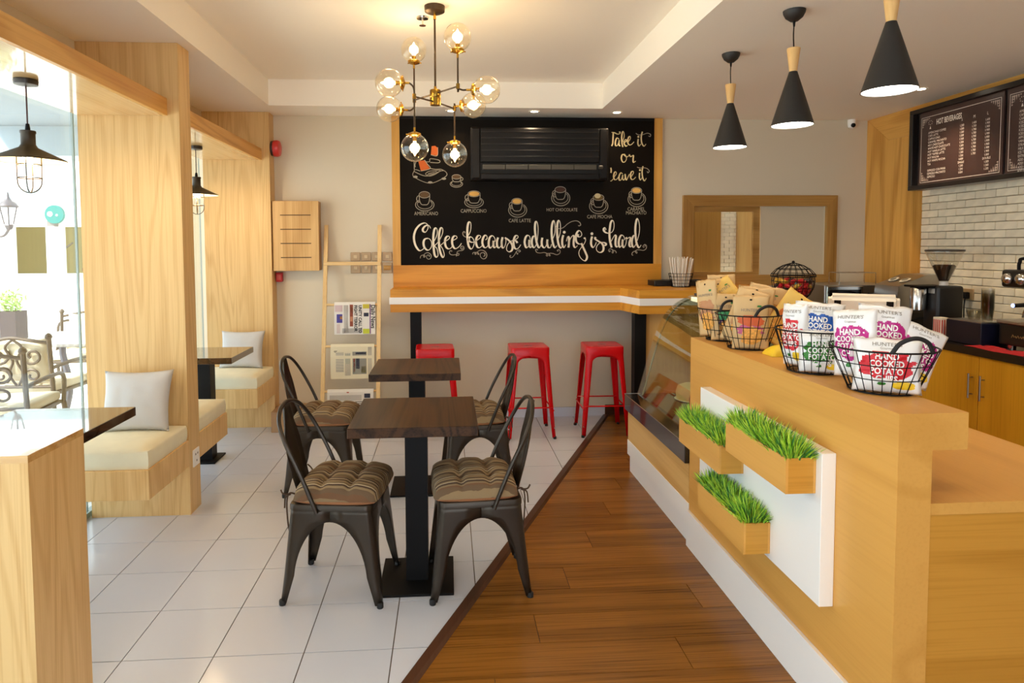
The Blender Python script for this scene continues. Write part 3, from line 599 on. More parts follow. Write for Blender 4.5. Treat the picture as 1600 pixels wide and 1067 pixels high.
def ribbon(mb, pts, wmin, wmax, y=YC):
    """brush stroke: heavier where the hand moves downward"""
    P = catmull([(p[0]/1000., p[1]/1000., 0) for p in pts], 7); n = len(P); ws = []
    for i in range(n):
        t = P[min(i+1, n-1)] - P[max(i-1, 0)]; t = t.normalized() if t.length > 1e-9 else Vector((1, 0, 0))
        ws.append(wmin + (wmax-wmin)*max(0, -t.y)**.8)
    for _ in range(4): ws = [(ws[max(i-1, 0)] + ws[i]*2 + ws[min(i+1, n-1)])/4 for i in range(n)]
    vs = []
    for i in range(n):
        t = P[min(i+1, n-1)] - P[max(i-1, 0)]; t = t.normalized() if t.length > 1e-9 else Vector((1, 0, 0))
        q = Vector((-t.y, t.x, 0))*ws[i]/2
        vs += [(P[i].x+q.x, y, P[i].y+q.y), (P[i].x-q.x, y, P[i].y-q.y)]
    mb.add(vs, [(2*i, 2*i+1, 2*i+3, 2*i+2) for i in range(n-1)])
def disc(mb, x, z, a, b, y=YC, n=20): mb.add([(x+a*math.cos(2*PI*i/n), y, z+b*math.sin(2*PI*i/n)) for i in range(n)], [tuple(range(n))])
def oval(mb, x, z, a, b, w, a0=0, a1=360, y=YC):
    n = 28; vs = []
    for i in range(n+1):
        t = math.radians(a0+(a1-a0)*i/n); c, s = math.cos(t), math.sin(t); vs += [(x+(a+w/2)*c, y, z+(b+w/2)*s), (x+(a-w/2)*c, y, z+(b-w/2)*s)]
    mb.add(vs, [(2*i, 2*i+1, 2*i+3, 2*i+2) for i in range(n)])
mb = MB()
for s in INK_BIG: ribbon(mb, s, .0062, .0185)
for x, z in INK_DOTS[:2]: disc(mb, x/1000, z/1000, .0125, .0125)
mb.build('lettering', chalk, cb, fix=False)
for s in INK_THIN:
    mb = MB(); ribbon(mb, s, .005, .007); mb.build('flourish', chalk3, cb, fix=False)
mb = MB()
for s in INK_MID: ribbon(mb, s, .006, .0125)
for x, z in INK_DOTS[2:4]: disc(mb, x/1000, z/1000, .009, .009)
mb.build('lettering', chalk2, cb, fix=False)
mb = MB()
for s in INK_FINE: ribbon(mb, s, .0045, .006)
for x, z in INK_DOTS[4:]: disc(mb, x/1000, z/1000, .02, .01)
mb.build('machine_drawing', chalk3, cb, fix=False)
mb = MB()
for s in INK_ORANGE: mb.add([(x/1000, YC+.0004, z/1000) for x, z in s], [tuple(range(len(s)))])
mb.build('machine_colour', pbr('orange_chalk', S(196, 92, 28), .8), cb, fix=False)
fills = [pbr('chalk_brown', S(96, 70, 40), .8), pbr('chalk_latte', S(226, 176, 92), .8), pbr('chalk_cocoa', S(74, 42, 26), .8), pbr('chalk_olive', S(110, 86, 40), .8)]
for nm, cx, cz, ra, rb, bot, sx, sz, sa, sb, lx, lz, kind in CUPS:
    mb = MB(); w = .0055; h = cz - bot
    oval(mb, cx, cz, ra, rb, w)
    body = [(cx-ra, cz), (cx-ra*.92, cz-h*.55), (cx-ra*.6, bot+h*.06), (cx, bot), (cx+ra*.6, bot+h*.06), (cx+ra*.92, cz-h*.55), (cx+ra, cz)]
    ribbon(mb, [(x*1000, z*1000) for x, z in body], w, w)
    sd = 1 if nm == '' else -1
    oval(mb, cx+sd*ra*1.05, cz-h*.42, ra*.42, h*.32, w, 60 if sd < 0 else -120, 300 if sd < 0 else 120)
    oval(mb, sx, sz, sa, sb, w, 128, 412); oval(mb, sx, sz+.006, sa*.8, sb*.78, w*.8, 140, 400)
    mb.build('cup_drawing', chalk3, cb, fix=False)
    mb = MB(); disc(mb, cx, cz, ra*.86, rb*.82, YC+.0004); mb.build('cup_fill', fills[kind], cb, fix=False)
    if kind == 3:
        mb = MB(); disc(mb, cx-.008, cz+.014, .028, .022, YC-.0002); mb.build('cup_fill', chalk2, cb, fix=False)
    for k, ln in enumerate(nm.split('|')):
        if ln:
            mb = MB(); lettering(mb, ln, .040 if len(ln) > 10 else .044, lambda x, y: (lx+x*.82, YC, lz-.012-k*.034+y), align='CENTER'); mb.build('caption', chalk3, cb, fix=False)

# ================================================================== wall air conditioner
ac = thing('air_conditioner', 'black wall air conditioner mounted over the chalkboard', 'air conditioner', (.79, 5.6, 2.09))
acM = pbr('ac_black', S(17, 14, 12), .42, spec=.25); acG = pbr('ac_grey', S(74, 68, 56), .4)
AX0, AX1, AZ0, AZ1 = .2, 1.386, 2.10, 2.545
MB().rbox(AX0, AX1, 5.53, 5.694, AZ0, AZ1, .012, 2).build('body', acM, ac)
MB().rbox(AX0+.085, AX1-.085, 5.505, 5.529, AZ0+.145, AZ1-.012, .008, 2).build('front_panel', acM, ac)
for k in range(5): MB().rbox(AX0+.09, AX1-.09, 5.498, 5.5045, AZ0+.19+k*.052, AZ0+.198+k*.052, .0015, 1).build('rib', pbr('ac_rib', S(30, 26, 22), .3), ac)
MB().rbox(AX0+.012, AX0+.08, 5.51, 5.5295, AZ0+.012, AZ1-.012, .006, 1).build('end_cheek', acM, ac)
MB().rbox(AX1-.08, AX1-.012, 5.51, 5.5295, AZ0+.012, AZ1-.012, .006, 1).build('end_cheek', acM, ac)
MB().box(AX0+.085, AX1-.085, 5.522, 5.5295, AZ0+.055, AZ0+.142).build('outlet_slot', pbr('ac_void', S(8, 7, 6), .7), ac)
for k in range(5):
    x0 = AX0+.10+k*.196; MB().rbox(x0, x0+.192, 5.502, 5.518, AZ0+.085, AZ0+.128, .004, 1).build('vane', acG, ac)
MB().lathe([(.016, 0), (.016, .03), (.01, .034)], (AX1-.088, 5.51, AZ0+.108), 14, axis=(1, 0, 0)).build('motor_cap', acG, ac, smooth=True)
MB().rbox(AX0+.085, AX1-.085, 5.507, 5.529, AZ0+.004, AZ0+.052, .006, 2).build('outlet_flap', acM, ac)

# ================================================================== bar along the back wall
br = thing('bar_counter', 'L-shaped oak bar shelf with a white band, under the chalkboard', 'bar counter', (.9, 5.45, 0))
def barpoly(o): return [(-.475-o, 5.722), (-.475-o, 5.36-o), (1.442+o*.3, 5.335-o), (1.505+o*.2, 4.995-o), (2.72, 4.99-o), (2.72, 5.722)]
MB().prism(barpoly(0), 'z', 1.118, 1.182).build('top_board', oakX2, br)
MB().prism(barpoly(.008), 'z', 1.062, 1.118).build('white_band', whitelac, br)
MB().prism(barpoly(0), 'z', .995, 1.062).build('lower_board', oakX2, br)
MB().box(-.316, -.225, 5.40, 5.49, .002, .995).build('post', black, br)
MB().box(1.487, 1.58, 5.055, 5.145, .006, .995).build('post', black, br)
MB().box(1.583, 2.70, 5.10, 5.13, .006, .994).build('end_panel', wood('oak_bar_end', OL, OD, 'z', rings=12), br)
tr = tag(MB().rbox(1.79, 2.25, 5.50, 5.72, 1.183, 1.232, .004, 1).build('black_tray', pbr('tray_black', S(22, 18, 18), .5)), 'low black tray at the right end of the bar shelf', 'tray')

def wire(mb, pts, r=.0016, closed=False, n=5): mb.tube(pts, r, n, closed)
sb = thing('straw_basket', 'small black wire basket holding paper straws on the bar', 'basket', (1.985, 5.40, 1.183))
mb = MB()
for z, r in ((1.186, .078), (1.215, .086), (1.243, .092), (1.271, .097), (1.298, .101)): wire(mb, [(1.985+r*math.cos(2*PI*i/20), 5.40+r*math.sin(2*PI*i/20), z) for i in range(20)], .002, True)
for i in range(20):
    a = 2*PI*i/20; wire(mb, [(1.985+.078*math.cos(a), 5.40+.078*math.sin(a), 1.186), (1.985+.101*math.cos(a), 5.40+.101*math.sin(a), 1.298)], .0016)
mb.build('wire_frame', black, sb)
MB().lathe([(.001, 1.1845), (.077, 1.1845), (.077, 1.188), (.001, 1.188)], (1.985, 5.40, 0), 20).build('base', black, sb)
strawM = pbr('paper_straw', S(232, 224, 210), .7, rnd=.06)
for k in range(38):
    a = k*2.4; r = .066*math.sqrt((k+.5)/38); lean = .042
    x, y = 1.985+r*math.cos(a), 5.40+r*math.sin(a); tx, ty = x + math.cos(a)*lean*r/.066 + random.uniform(-.01, .01) + .008, y + math.sin(a)*lean*r/.066
    o = MB().tube([(x, y, 1.190), (tx, ty, 1.43+random.uniform(-.012, .01))], .0055, 6).build('straw', strawM, base=(x, y, 1.19))
    tag(o, 'white wrapped paper straw standing in the wire basket on the bar', 'straw', 'straws in the bar basket')

# ================================================================== hatch in the back wall
def mitre(t, name, x0, x1, z0, z1, w, ya, yb, mh, mv):
    MB().prism([(x0, z1), (x1, z1), (x1-w, z1-w), (x0+w, z1-w)], 'y', ya, yb).build(name, mh, t)
    MB().prism([(x0, z0), (x1, z0), (x1-w, z0+w), (x0+w, z0+w)], 'y', ya, yb).build(name, mh, t)
    MB().prism([(x0, z0), (x0+w, z0+w), (x0+w, z1-w), (x0, z1)], 'y', ya, yb).build(name, mv, t)
    MB().prism([(x1, z0), (x1-w, z0+w), (x1-w, z1-w), (x1, z1)], 'y', ya, yb).build(name, mv, t)
hw = struct(MB().box(HX0-.1, 3.0, YB+.30, YB+.32, HZ0-.1, HZ1+.1).build('window_5', white)); hw['label'] = 'serving hatch in the back wall with a mitred oak frame'
mitre(hw, 'frame', 2.111, 3.545, 1.169, 1.985, .098, 5.69, 5.7245, oakX3, oakZ3)
MB().box(2.85, HX1, YB+.012, YB+.03, HZ0, HZ1).build('sliding_panel', pbr('hatch_panel', S(206, 193, 166), .5), hw)
mb = MB().box(HX0, 2.85, YB+.034, YB+.064, HZ1-.052, HZ1).box(2.79, 2.85, YB+.034, YB+.064, HZ0, HZ1-.052).box(HX0, 2.79, YB+.034, YB+.064, HZ0, HZ0+.03)
mb.build('sash', oakX3, hw)
MB().box(HX0, HX0+.022, YB+.034, YB+.064, HZ0+.03, HZ1-.052).build('sash_edge', black, hw)
MB().box(HX0-.1, 2.575, YB+.24, YB+.29, HZ0-.1, HZ1+.1).build('inner_board', wood('hatch_reflection', S(176, 130, 62), S(150, 104, 42), 'z', rings=6), hw)  # these boards and the bricks below imitate the right wall's reflection
MB().box(2.74, 3.0, YB+.24, YB+.29, HZ0-.1, HZ1+.1).build('inner_board', wood('hatch_reflection2', S(200, 164, 104), S(168, 124, 66), 'z', rings=8), hw)
mb = MB(); rr = 0; z = HZ0  # bricks modelled for the reflected stretch of brick wall
while z < HZ1-.01:
    x = 2.575 - (.05 if rr % 2 else 0)
    while x < 2.74:
        a, b2 = max(x, 2.575)+.002, min(x+.10, 2.74)-.002
        if b2 > a: mb.box(a, b2, YB+.275, YB+.295, z+.0015, min(z+.036, HZ1)-.0015)
        x += .10
    z += .036; rr += 1
tag(mb.build('brickwork', brickM, hw), kind='stuff')

# ================================================================== small fittings on the back wall
mbx = thing('panel_box', 'oak meter box cover with four slots on the back wall', 'wall box', (-1.285, 5.66, 1.335))
bx = MB().rbox(-1.477, -1.093, 5.60, 5.6235, 1.335, 1.927, .002, 1); bx.build('door', wood('oak_box', S(222, 182, 124), S(182, 136, 78), 'z', rings=14), mbx)
MB().box(-1.474, -1.096, 5.624, 5.724, 1.338, 1.924).build('carcass', oakZ3, mbx)
for k in range(4): MB().box(-1.412, -1.157, 5.5985, 5.6005, 1.804-k*.1197, 1.811-k*.1197).build('slot', pbr('slot_dark', S(70, 44, 22), .8), mbx)
al = thing('fire_alarm', 'round red fire alarm sounder high on the far column side', 'alarm', (-1.484, 5.655, 2.30))
MB().lathe([(.062, 0), (.062, .022)], (-1.484, 5.655, 2.373), 26, axis=(1, 0, 0)).build('back_plate', pbr('alarm_base', S(70, 50, 46), .5), al, smooth=True)
MB().lathe([(.068, .022), (.07, .05), (.062, .068), (.045, .074), (.0, .075)], (-1.484, 5.655, 2.373), 26, axis=(1, 0, 0)).build('sounder', pbr('alarm_red', S(206, 44, 40), .35, coat=.3), al, smooth=True)
cp = thing('call_point', 'small red break-glass call point under the oak wall box', 'call point', (-1.45, 5.70, 1.23))
MB().rbox(-1.478, -1.425, 5.672, 5.724, 1.238, 1.318, .006, 2).build('case', pbr('callpoint_red', S(196, 30, 38), .4), cp)
MB().box(-1.467, -1.436, 5.670, 5.673, 1.255, 1.30).build('pane', pbr('callpoint_label', S(214, 90, 90), .3), cp)
sw = thing('switch_bank', 'bank of eight bronze light switch plates left of the chalkboard', 'switches', (-.66, 5.72, 1.305))
swM = pbr('switch_bronze', S(176, 148, 112), .4, metal=.3, rnd=.05); swL = pbr('switch_rocker', S(206, 184, 146), .4)
for i in range(4):
    for z0, z1 in ((1.412, 1.489), (1.305, 1.400)):
        x0 = -.846 + i*.0925
        p = MB().rbox(x0, x0+.083, 5.714, 5.724, z0, z1, .003, 1).build('plate', swM, sw)
        if (i, z0) != (3, 1.305): MB().rbox(x0+.027, x0+.056, 5.710, 5.7145, (z0+z1)/2-.014, (z0+z1)/2+.014, .002, 1).build('rocker', swL, p)
        else: MB().tube([(x0+.012, 5.70, (z0+z1)/2), (x0+.072, 5.70, (z0+z1)/2)], .02, 12).build('knob', pbr('knob_brass', S(196, 152, 84), .4), p, smooth=True)
cc = thing('security_camera', 'small white dome security camera at the back wall corner', 'camera', (3.658, 5.70, 2.61))
MB().lathe([(.034, .04), (.034, .0), (.028, -.03), (.012, -.042), (0, -.043)], (3.658, 5.69, 2.625), 20).build('housing', whitelac, cc, smooth=True)
MB().lathe([(.019, 0), (.019, .012), (.012, .018), (0, .02)], (3.654, 5.664, 2.612), 18, axis=(-.1, -1, -.25)).build('lens', black, cc, smooth=True)

# ================================================================== newspaper ladder
ld = thing('newspaper_ladder', 'pale wooden ladder leaning on the wall as a newspaper rack', 'ladder', (-.82, 5.5, 0))
ly = lambda z: 5.33 + (5.70-5.33)*z/1.726
for xx in (-1.045, -.588):
    P0, P1 = (xx, ly(0), 0.0), (xx, ly(1.726), 1.726)
    mb = MB(); hw_ = .016
    mb.add([(xx+sx*hw_, ly(z)+sy*.012, z) for z in (0.0, 1.726) for sx, sy in ((-1, -1), (1, -1), (1, 1), (-1, 1))], [(0,1,2,3), (4,5,6,7), (0,1,5,4), (1,2,6,5), (2,3,7,6), (3,0,4,7)])
    mb.build('rail', oakP, ld)
RUNGS = (1.394, 1.045, .70, .335)
for k, z in enumerate(RUNGS):
    if k == 0: MB().rbox(-1.06, -.573, ly(z)-.024, ly(z)-.010, z-.015, z+.015, .003, 1).build('rung', wood('pine_across', S(236, 204, 148), S(206, 160, 96), 'x', rings=8, ringmix=.3), ld)
    else: MB().tube([(-1.045, ly(z), z), (-.588, ly(z), z)], .011, 10).build('rung', MATS['pine_across'], ld, smooth=True)
ink = pbr('news_ink', S(42, 40, 42), .8); ink2 = pbr('news_grey', S(150, 146, 142), .8)
newsM = pbr('newsprint', S(232, 228, 220), .85, var=.02, nscale=6); newsM2 = pbr('newsprint_aged', S(230, 220, 188), .85, var=.03, nscale=6)
def newspaper(x0, x1, zt, drop, mat, label, idx):
    z0 = zt - drop; zr = zt - .014; y = ly(zr); t = thing('newspaper', label, 'newspaper', ((x0+x1)/2, y, z0), group='newspapers on the ladder')
    prof = [(y-.034-.004, z0), (y-.03, zt-.10), (y-.022, zt-.02), (y-.010, zt), (y+.008, zt), (y+.018, zt-.02), (y+.02, zt-.12), (y+.022, z0+.02)]
    mb = MB(); n = len(prof); th = .0035
    q = prof + [(p[0]+(th if i < 4 else -th), p[1]-(.004 if 2 <= i <= 5 else 0)) for i, p in list(enumerate(prof))[::-1]]
    mb.prism(q, 'x', x0, x1).build('sheet', mat, t)
    def P(u, v, o=.0012):      # u across the hanging face, v downward 0..1
        z = zt - .012 - v*(drop-.012); k = (zt - z)/drop; yy = y-.022-(.016*k) - o - .001
        return (x0 + u*(x1-x0), yy, z)
    def block(u0, u1, v0, v1, m, nm='print'):
        MB().add([P(u0, v1), P(u1, v1), P(u1, v0), P(u0, v0)], [(0, 1, 2, 3)]).build(nm, m, t, fix=False)
    def lines(u0, u1, v0, v1, step, vert=True, m=ink2):
        mb = MB(); a = u0 if vert else v0
        while a < (u1 if vert else v1)-step*.5:
            if vert: mb.add([P(a, v1), P(a+step*.45, v1), P(a+step*.45, v0), P(a, v0)], [(0, 1, 2, 3)])
            else: mb.add([P(u0, a+step*.45), P(u1, a+step*.45), P(u1, a), P(u0, a)], [(0, 1, 2, 3)])
            a += step
        mb.build('column_text', m, t, fix=False)
    def words(s, u, v, size, m, bold=0.0, sp=.8):      # turned a quarter: reads downward
        mb = MB(); W, H_ = x1-x0, drop-.012
        def f(a, b2): return P(u + b2/W, v + a*sp/H_, .0018)
        lettering(mb, s, size, f, bold=bold); mb.build('headline', m, t, fix=False)
    C = lambda n, *c: pbr(n, S(*c), .7)
    if idx == 0:
        words('Daily News', .90, .04, .052, ink, .001, .82)
        words('UNITY CALL TO', .60, .05, .036, ink, .0012, .9); words('FIGHT TERROR', .49, .05, .036, ink, .0012, .9)
        block(.865, .89, .02, .98, C('news_violet', 120, 70, 130)); block(.70, .86, .02, .16, C('news_yellow', 206, 190, 60)); block(.72, .84, .30, .42, C('news_dark', 46, 50, 70))
        block(.70, .86, .82, .98, C('news_lime', 200, 206, 60)); block(.38, .46, .03, .74, C('news_photo', 150, 74, 52)); block(.40, .45, .10, .28, C('news_photo2', 214, 150, 110)); block(.39, .45, .42, .58, C('news_photo2', 0, 0, 0))
        block(.06, .20, .34, .62, C('news_blue', 76, 70, 150)); block(.14, .20, .40, .50, C('news_orange', 220, 150, 60)); block(.02, .20, .05, .26, C('news_pink', 214, 190, 190)); block(.06, .14, .66, .96, C('news_pink2', 214, 196, 190))
        lines(.24, .34, .05, .95, .018); lines(.20, .66, .80, .96, .016)
    elif idx == 1:
        block(.50, .82, .18, .86, C('news_scene', 150, 146, 132)); block(.52, .56, .30, .80, C('news_red', 176, 60, 48)); block(.58, .66, .36, .70, C('news_dark', 0, 0, 0)); block(.70, .80, .62, .82, C('news_mix', 150, 140, 60)); block(.57, .81, .20, .26, C('news_dark', 0, 0, 0))
        lines(.12, .30, .2, .8, .025, False); lines(.33, .47, .22, .9, .022); lines(.86, .96, .04, .92, .03); block(.33, .45, .25, .55, C('news_sage', 200, 200, 170)); disc_ = MB()
        words('b', .08, .14, .04, ink)
    else:
        block(.80, .93, .08, .22, C('news_dark', 0, 0, 0)); block(.42, .47, .02, .05, C('news_red', 0, 0, 0)); lines(.06, .74, .12, .30, .03); lines(.08, .9, .33, .50, .05, False, ink); lines(.06, .9, .55, .95, .03)
newspaper(-.962, -.619, 1.068, .272, newsM, 'Daily News front page hanging sideways, topmost newspaper on the ladder', 0)
newspaper(-.985, -.622, .720, .288, newsM2, 'yellowed newspaper with a street photo, middle one on the ladder', 1)
newspaper(-1.005, -.625, .352, .27, newsM, 'white newspaper on the lowest rung of the ladder', 2)
bxs = thing('cardboard_box', 'low brown cardboard box on the floor behind the left chair', 'box', (-1.27, 5.55, 0))
MB().rbox(-1.47, -1.09, 5.40, 5.70, .001, .172, .002, 1).build('carton', pbr('cardboard', S(176, 138, 100), .85, var=.04), bxs)
MB().box(-1.30, -1.26, 5.399, 5.701, .1715, .1732).build('tape', pbr('packing_tape', S(196, 168, 130), .4), bxs)
# ================================================================== service counter (front island)
sv = thing('service_counter', 'long oak service counter with a raised ledge and white kick board', 'counter', (1.6, 2.4, 0))
MB().box(1.215, 1.312, 1.65, 3.155, .19, .97).build('front_panel', oakY, sv)
MB().box(1.215, 1.413, 1.65, 3.155, .97, 1.072).build('ledge', oakY, sv)
MB().box(1.3125, 2.007, 1.65, 3.155, .79, .822).build('worktop', oakY, sv)
MB().box(1.3125, 2.0, 1.652, 1.69, .19, .79).build('end_panel', oakXc, sv)
MB().box(1.95, 2.0, 1.692, 3.153, .10, .79).build('inner_panel', oakY, sv)
MB().rbox(1.202, 2.0, 1.652, 3.157, .004, .188, .001, 1).build('kick_board', whitelac, sv)
ap = tag(MB().rbox(1.168, 1.2148, 1.926, 2.906, .38, .875, .0015, 1).build('accent_panel', whitelac), 'white panel fixed to the counter front behind the grass planters', 'panel')

# ---- grass planters
gA = pbr('grass_bright', S(204, 234, 78), .5, rnd=0, var=.25, nscale=40); gB = pbr('grass_mid', S(140, 196, 54), .5, var=.3, nscale=40); gC = pbr('grass_deep', S(58, 126, 58), .55, var=.3, nscale=40)
def planter(y0, y1, z0, label):
    X0, X1 = 1.068, 1.1675; z1 = z0+.115; t = thing('grass_planter', label, 'planter', ((X0+X1)/2, (y0+y1)/2, z0), group='grass planters on the counter front')
    w = .008
    MB().box(X0, X0+w, y0, y1, z0, z1).build('front_board', oakY, t)
    MB().box(X1-w, X1, y0, y1, z0, z1).build('back_board', oakY, t)
    for a in (y0, y1-w): MB().box(X0+w, X1-w, a, a+w, z0, z1).build('end_board', oakXc, t)
    MB().box(X0+w, X1-w, y0+w, y1-w, z0, z0+.095).build('filling', pbr('planter_soil', S(40, 56, 26), .9), t)
    rg = random.Random(int(y0*1000)); mb = MB(); L_ = y1-y0; cs = [y0+L_*f for f in (.15, .38, .62, .86)]
    for k in range(1700):
        x, y = rg.uniform(X0+w+.002, X1-w-.002), rg.uniform(y0+w+.002, y1-w-.002)
        c = min(cs, key=lambda q: abs(q-y)); dx, dy = (x-(X0+X1)/2)/.045, (y-c)/(L_*.14)
        r = min(1.2, math.hypot(dx, dy)); h = (.094 - .030*r*r)*rg.uniform(.62, 1.12); ln = .034*r + .01
        n = math.hypot(dx, dy)+1e-6; ox, oy = dx/n*ln + rg.uniform(-.014, .014), dy/n*ln + rg.uniform(-.014, .014)
        a = rg.uniform(0, PI); wx, wy = math.cos(a)*.0030, math.sin(a)*.0030; zb = z0+.092; mi = rg.choices((0, 1, 2), (4, 4, 3))[0]
        vs = [(x-wx, y-wy, zb), (x+wx, y+wy, zb), (x+ox*.35+wx*.9, y+oy*.35+wy*.9, zb+h*.55), (x+ox*.35-wx*.9, y+oy*.35-wy*.9, zb+h*.55), (x+ox, y+oy, zb+h)]
        mb.add(vs, [(0, 1, 2, 3), (3, 2, 4)], mi)
    g_ = mb.build('grass', [gA, gB, gC], t, fix=False); tag(g_, kind='stuff')
planter(2.46, 2.906, .623, 'oak box of artificial grass at upper left on the white panel')
planter(1.957, 2.403, .737, 'oak box of artificial grass at upper right on the white panel, nearest')
planter(2.24, 2.672, .403, 'oak box of artificial grass lowest on the white panel')

# ================================================================== cake display case
dc = thing('display_case', 'curved-glass cake display case at the far end of the counter', 'display case', (1.6, 3.7, 0))
D0, D1 = 3.16, 4.272
MB().box(1.226, 2.08, D0, D1-.012, .004, .12).build('plinth', whitelac, dc)
MB().rbox(1.211, 2.08, D0, D1, .12, .22, .001, 1).build('kick_board', whitelac, dc)
MB().box(1.215, 2.08, D0, D1, .22, .425).build('front_panel', wood('oak_case', OL, OD, 'y', rings=14, ringmix=.36, pore=.2), dc)
MB().rbox(1.192, 2.08, D0, D1+.006, .4255, .53, .003, 1).build('base_slab', pbr('dark_brown_gloss', S(26, 19, 17), .12, coat=.4), dc)
MB().tube([(1.192, D0, .53), (1.192, D1+.006, .53), (1.30, D1+.006, .53)], .0025, 6).build('steel_edge', chrome, dc)
prof = [(1.272, .532), (1.294, .605), (1.334, .75), (1.374, .891), (1.405, .97), (1.439, 1.046), (1.47, 1.09), (1.504, 1.123), (1.54, 1.152), (1.579, 1.174), (1.629, 1.196), (1.70, 1.208)]
P = catmull([(x, 0, z) for x, z in prof], 3); mb = MB()
n = len(P); mb.add([(p.x, y, p.z) for y in (D0+.002, D1-.012) for p in P] + [(p.x+.005, y, p.z-.003) for y in (D0+.002, D1-.012) for p in P],
       [(i, i+1, n+i+1, n+i) for i in range(n-1)] + [(2*n+i, 2*n+i+1, 3*n+i+1, 3*n+i) for i in range(n-1)])
caseG = glass_thin('case_glass', (.90, .93, .86, 1)); mb.build('curved_glass', caseG, dc, smooth=True)
mb = MB(); sp = [(1.30, .532), (1.32, .605), (1.40, .891), (1.465, 1.046), (1.53, 1.123), (1.60, 1.168), (1.70, 1.195), (2.05, 1.195), (2.05, .532)]
mb.prism(sp, 'y', D1-.055, D1-.047); mb.build('end_glass', caseG, dc)
MB().tube(catmull([(x, D1-.051, z) for x, z in sp[:7]], 4), .006, 8).build('end_trim', pbr('case_trim', S(120, 112, 84), .25, metal=.6), dc, smooth=True)
MB().box(1.66, 2.08, D0, D1-.012, 1.196, 1.212).build('top_panel', pbr('case_top', S(40, 36, 32), .3), dc)
MB().box(2.06, 2.08, D0, D1-.012, .53, 1.196).build('rear_panel', pbr('case_rear', S(126, 112, 76), .4), dc)
MB().box(1.50, 2.05, D0+.01, D1-.06, .86, .868).build('glass_shelf', caseG, dc)
MB().box(1.30, 2.05, D0+.01, D1-.06, .531, .537).build('deck', pbr('case_deck', S(92, 82, 56), .25), dc)
MB().box(1.62, 1.66, D0+.01, D1-.06, 1.165, 1.19).build('light_tube', emis('case_light', (1, .9, .68, 1), 1.6), dc)
def cake(x, y, z, r, h, mat, label):
    t = thing('cake', label, 'cake', (x, y, z)); MB().lathe([(r*.2, 0), (r*.75, 0), (r*.8, .006)], (x, y, z), 22).build('plate', whitelac, t, smooth=True)
    MB().lathe([(r*.7, .006), (r*.74, h*.5), (r*.66, h*.86), (r*.45, h), (0, h*1.04)], (x, y, z), 22).build('body', mat, t, smooth=True)
choc = pbr('chocolate', S(70, 40, 24), .4, var=.1, nscale=20)
cake(1.56, 3.72, .537, .17, .15, choc, 'dark chocolate cake in the middle of the display case')
cake(1.58, 4.05, .537, .15, .10, pbr('cream_cake', S(216, 190, 130), .5), 'pale cream cake at the far end of the display case')
cake(1.72, 3.55, .868, .13, .09, choc, 'small dark cake on the glass shelf of the display case')
tg = thing('price_card', 'yellow price card standing on the display case deck', 'card', (1.36, 3.46, .537))
MB().prism([(1.355, .537), (1.362, .537), (1.382, .60), (1.375, .60)], 'y', 3.42, 3.50).build('card', pbr('card_yellow', S(226, 180, 40), .5), tg)

# ================================================================== wire baskets and snack packs
def basket(x, y, rb, rt, h, label, hrot, ring_n=3, spokes=26, sides=(1, -1)):
    z0 = 1.0735; t = thing('wire_basket', label, 'basket', (x, y, z0), group='black wire baskets on the counter ledge'); mb = MB()
    def R(k): return rb + (rt-rb)*k
    for k in [i/(ring_n) for i in range(ring_n+1)]:
        r = R(k); wire(mb, [(x+r*math.cos(2*PI*i/36), y+r*math.sin(2*PI*i/36), z0+.003+k*h) for i in range(36)], .0028 if k in (0, 1) else .0016, True, 6)
    for i in range(spokes):
        a = 2*PI*i/spokes; c, s = math.cos(a), math.sin(a); wire(mb, [(x+R(0)*c, y+R(0)*s, z0+.003), (x+R(1)*c, y+R(1)*s, z0+.003+h)], .0015)
    mb.build('wire_frame', black, t)
    mb = MB()
    for i in range(-4, 5):
        q = i/4.5*rb; e = math.sqrt(rb*rb-q*q); wire(mb, [(x-e, y+q, z0+.002), (x+e, y+q, z0+.002)], .0014)
    mb.build('wire_bottom', black, t)
    for sg in sides:
        pts = []
        for i in range(9):
            u = i/8; a = hrot + (0 if sg > 0 else PI) + (u-.5)*.82; r = R(1)+.003; pts.append((x+r*math.cos(a), y+r*math.sin(a), z0+.003+h+.046*math.sin(PI*u)**.6))
        MB().tube(catmull(pts, 4), .0065, 10).build('handle', rubber, t, smooth=True)
    return t
cola = {'red': (206, 18, 36), 'blue': (16, 82, 170), 'magenta': (188, 30, 130), 'green': (50, 128, 34)}
def packfun(w, h, d, flat=.10):
    def f(u, v, o=0.0, back=False):
        x, y = 2*u-1, 2*v-1
        k = (max(0, 1-x*x)**.55)*(max(0, 1-abs(y)**3.4)**.6)
        wob = (.0075 if d > .02 else .0022)*(mnoise.noise(Vector((x*2.2, y*2.9, w*30))) + .5*mnoise.noise(Vector((x*6, y*6, w*50))))*min(1, k*1.5)
        yy = (d*k + wob)
        return ((x*w/2)*(1 - .05*(1-abs(y)**2)*(d/.03)), (yy if back else -yy-o) + (.010*mnoise.noise(Vector((x*1.7, w*40, 0)))*max(0, y-.5)*2 if d > .02 else 0), v*h + (.006*mnoise.noise(Vector((x*2.3, w*70, 5))) if y > .9 else 0))
    return f
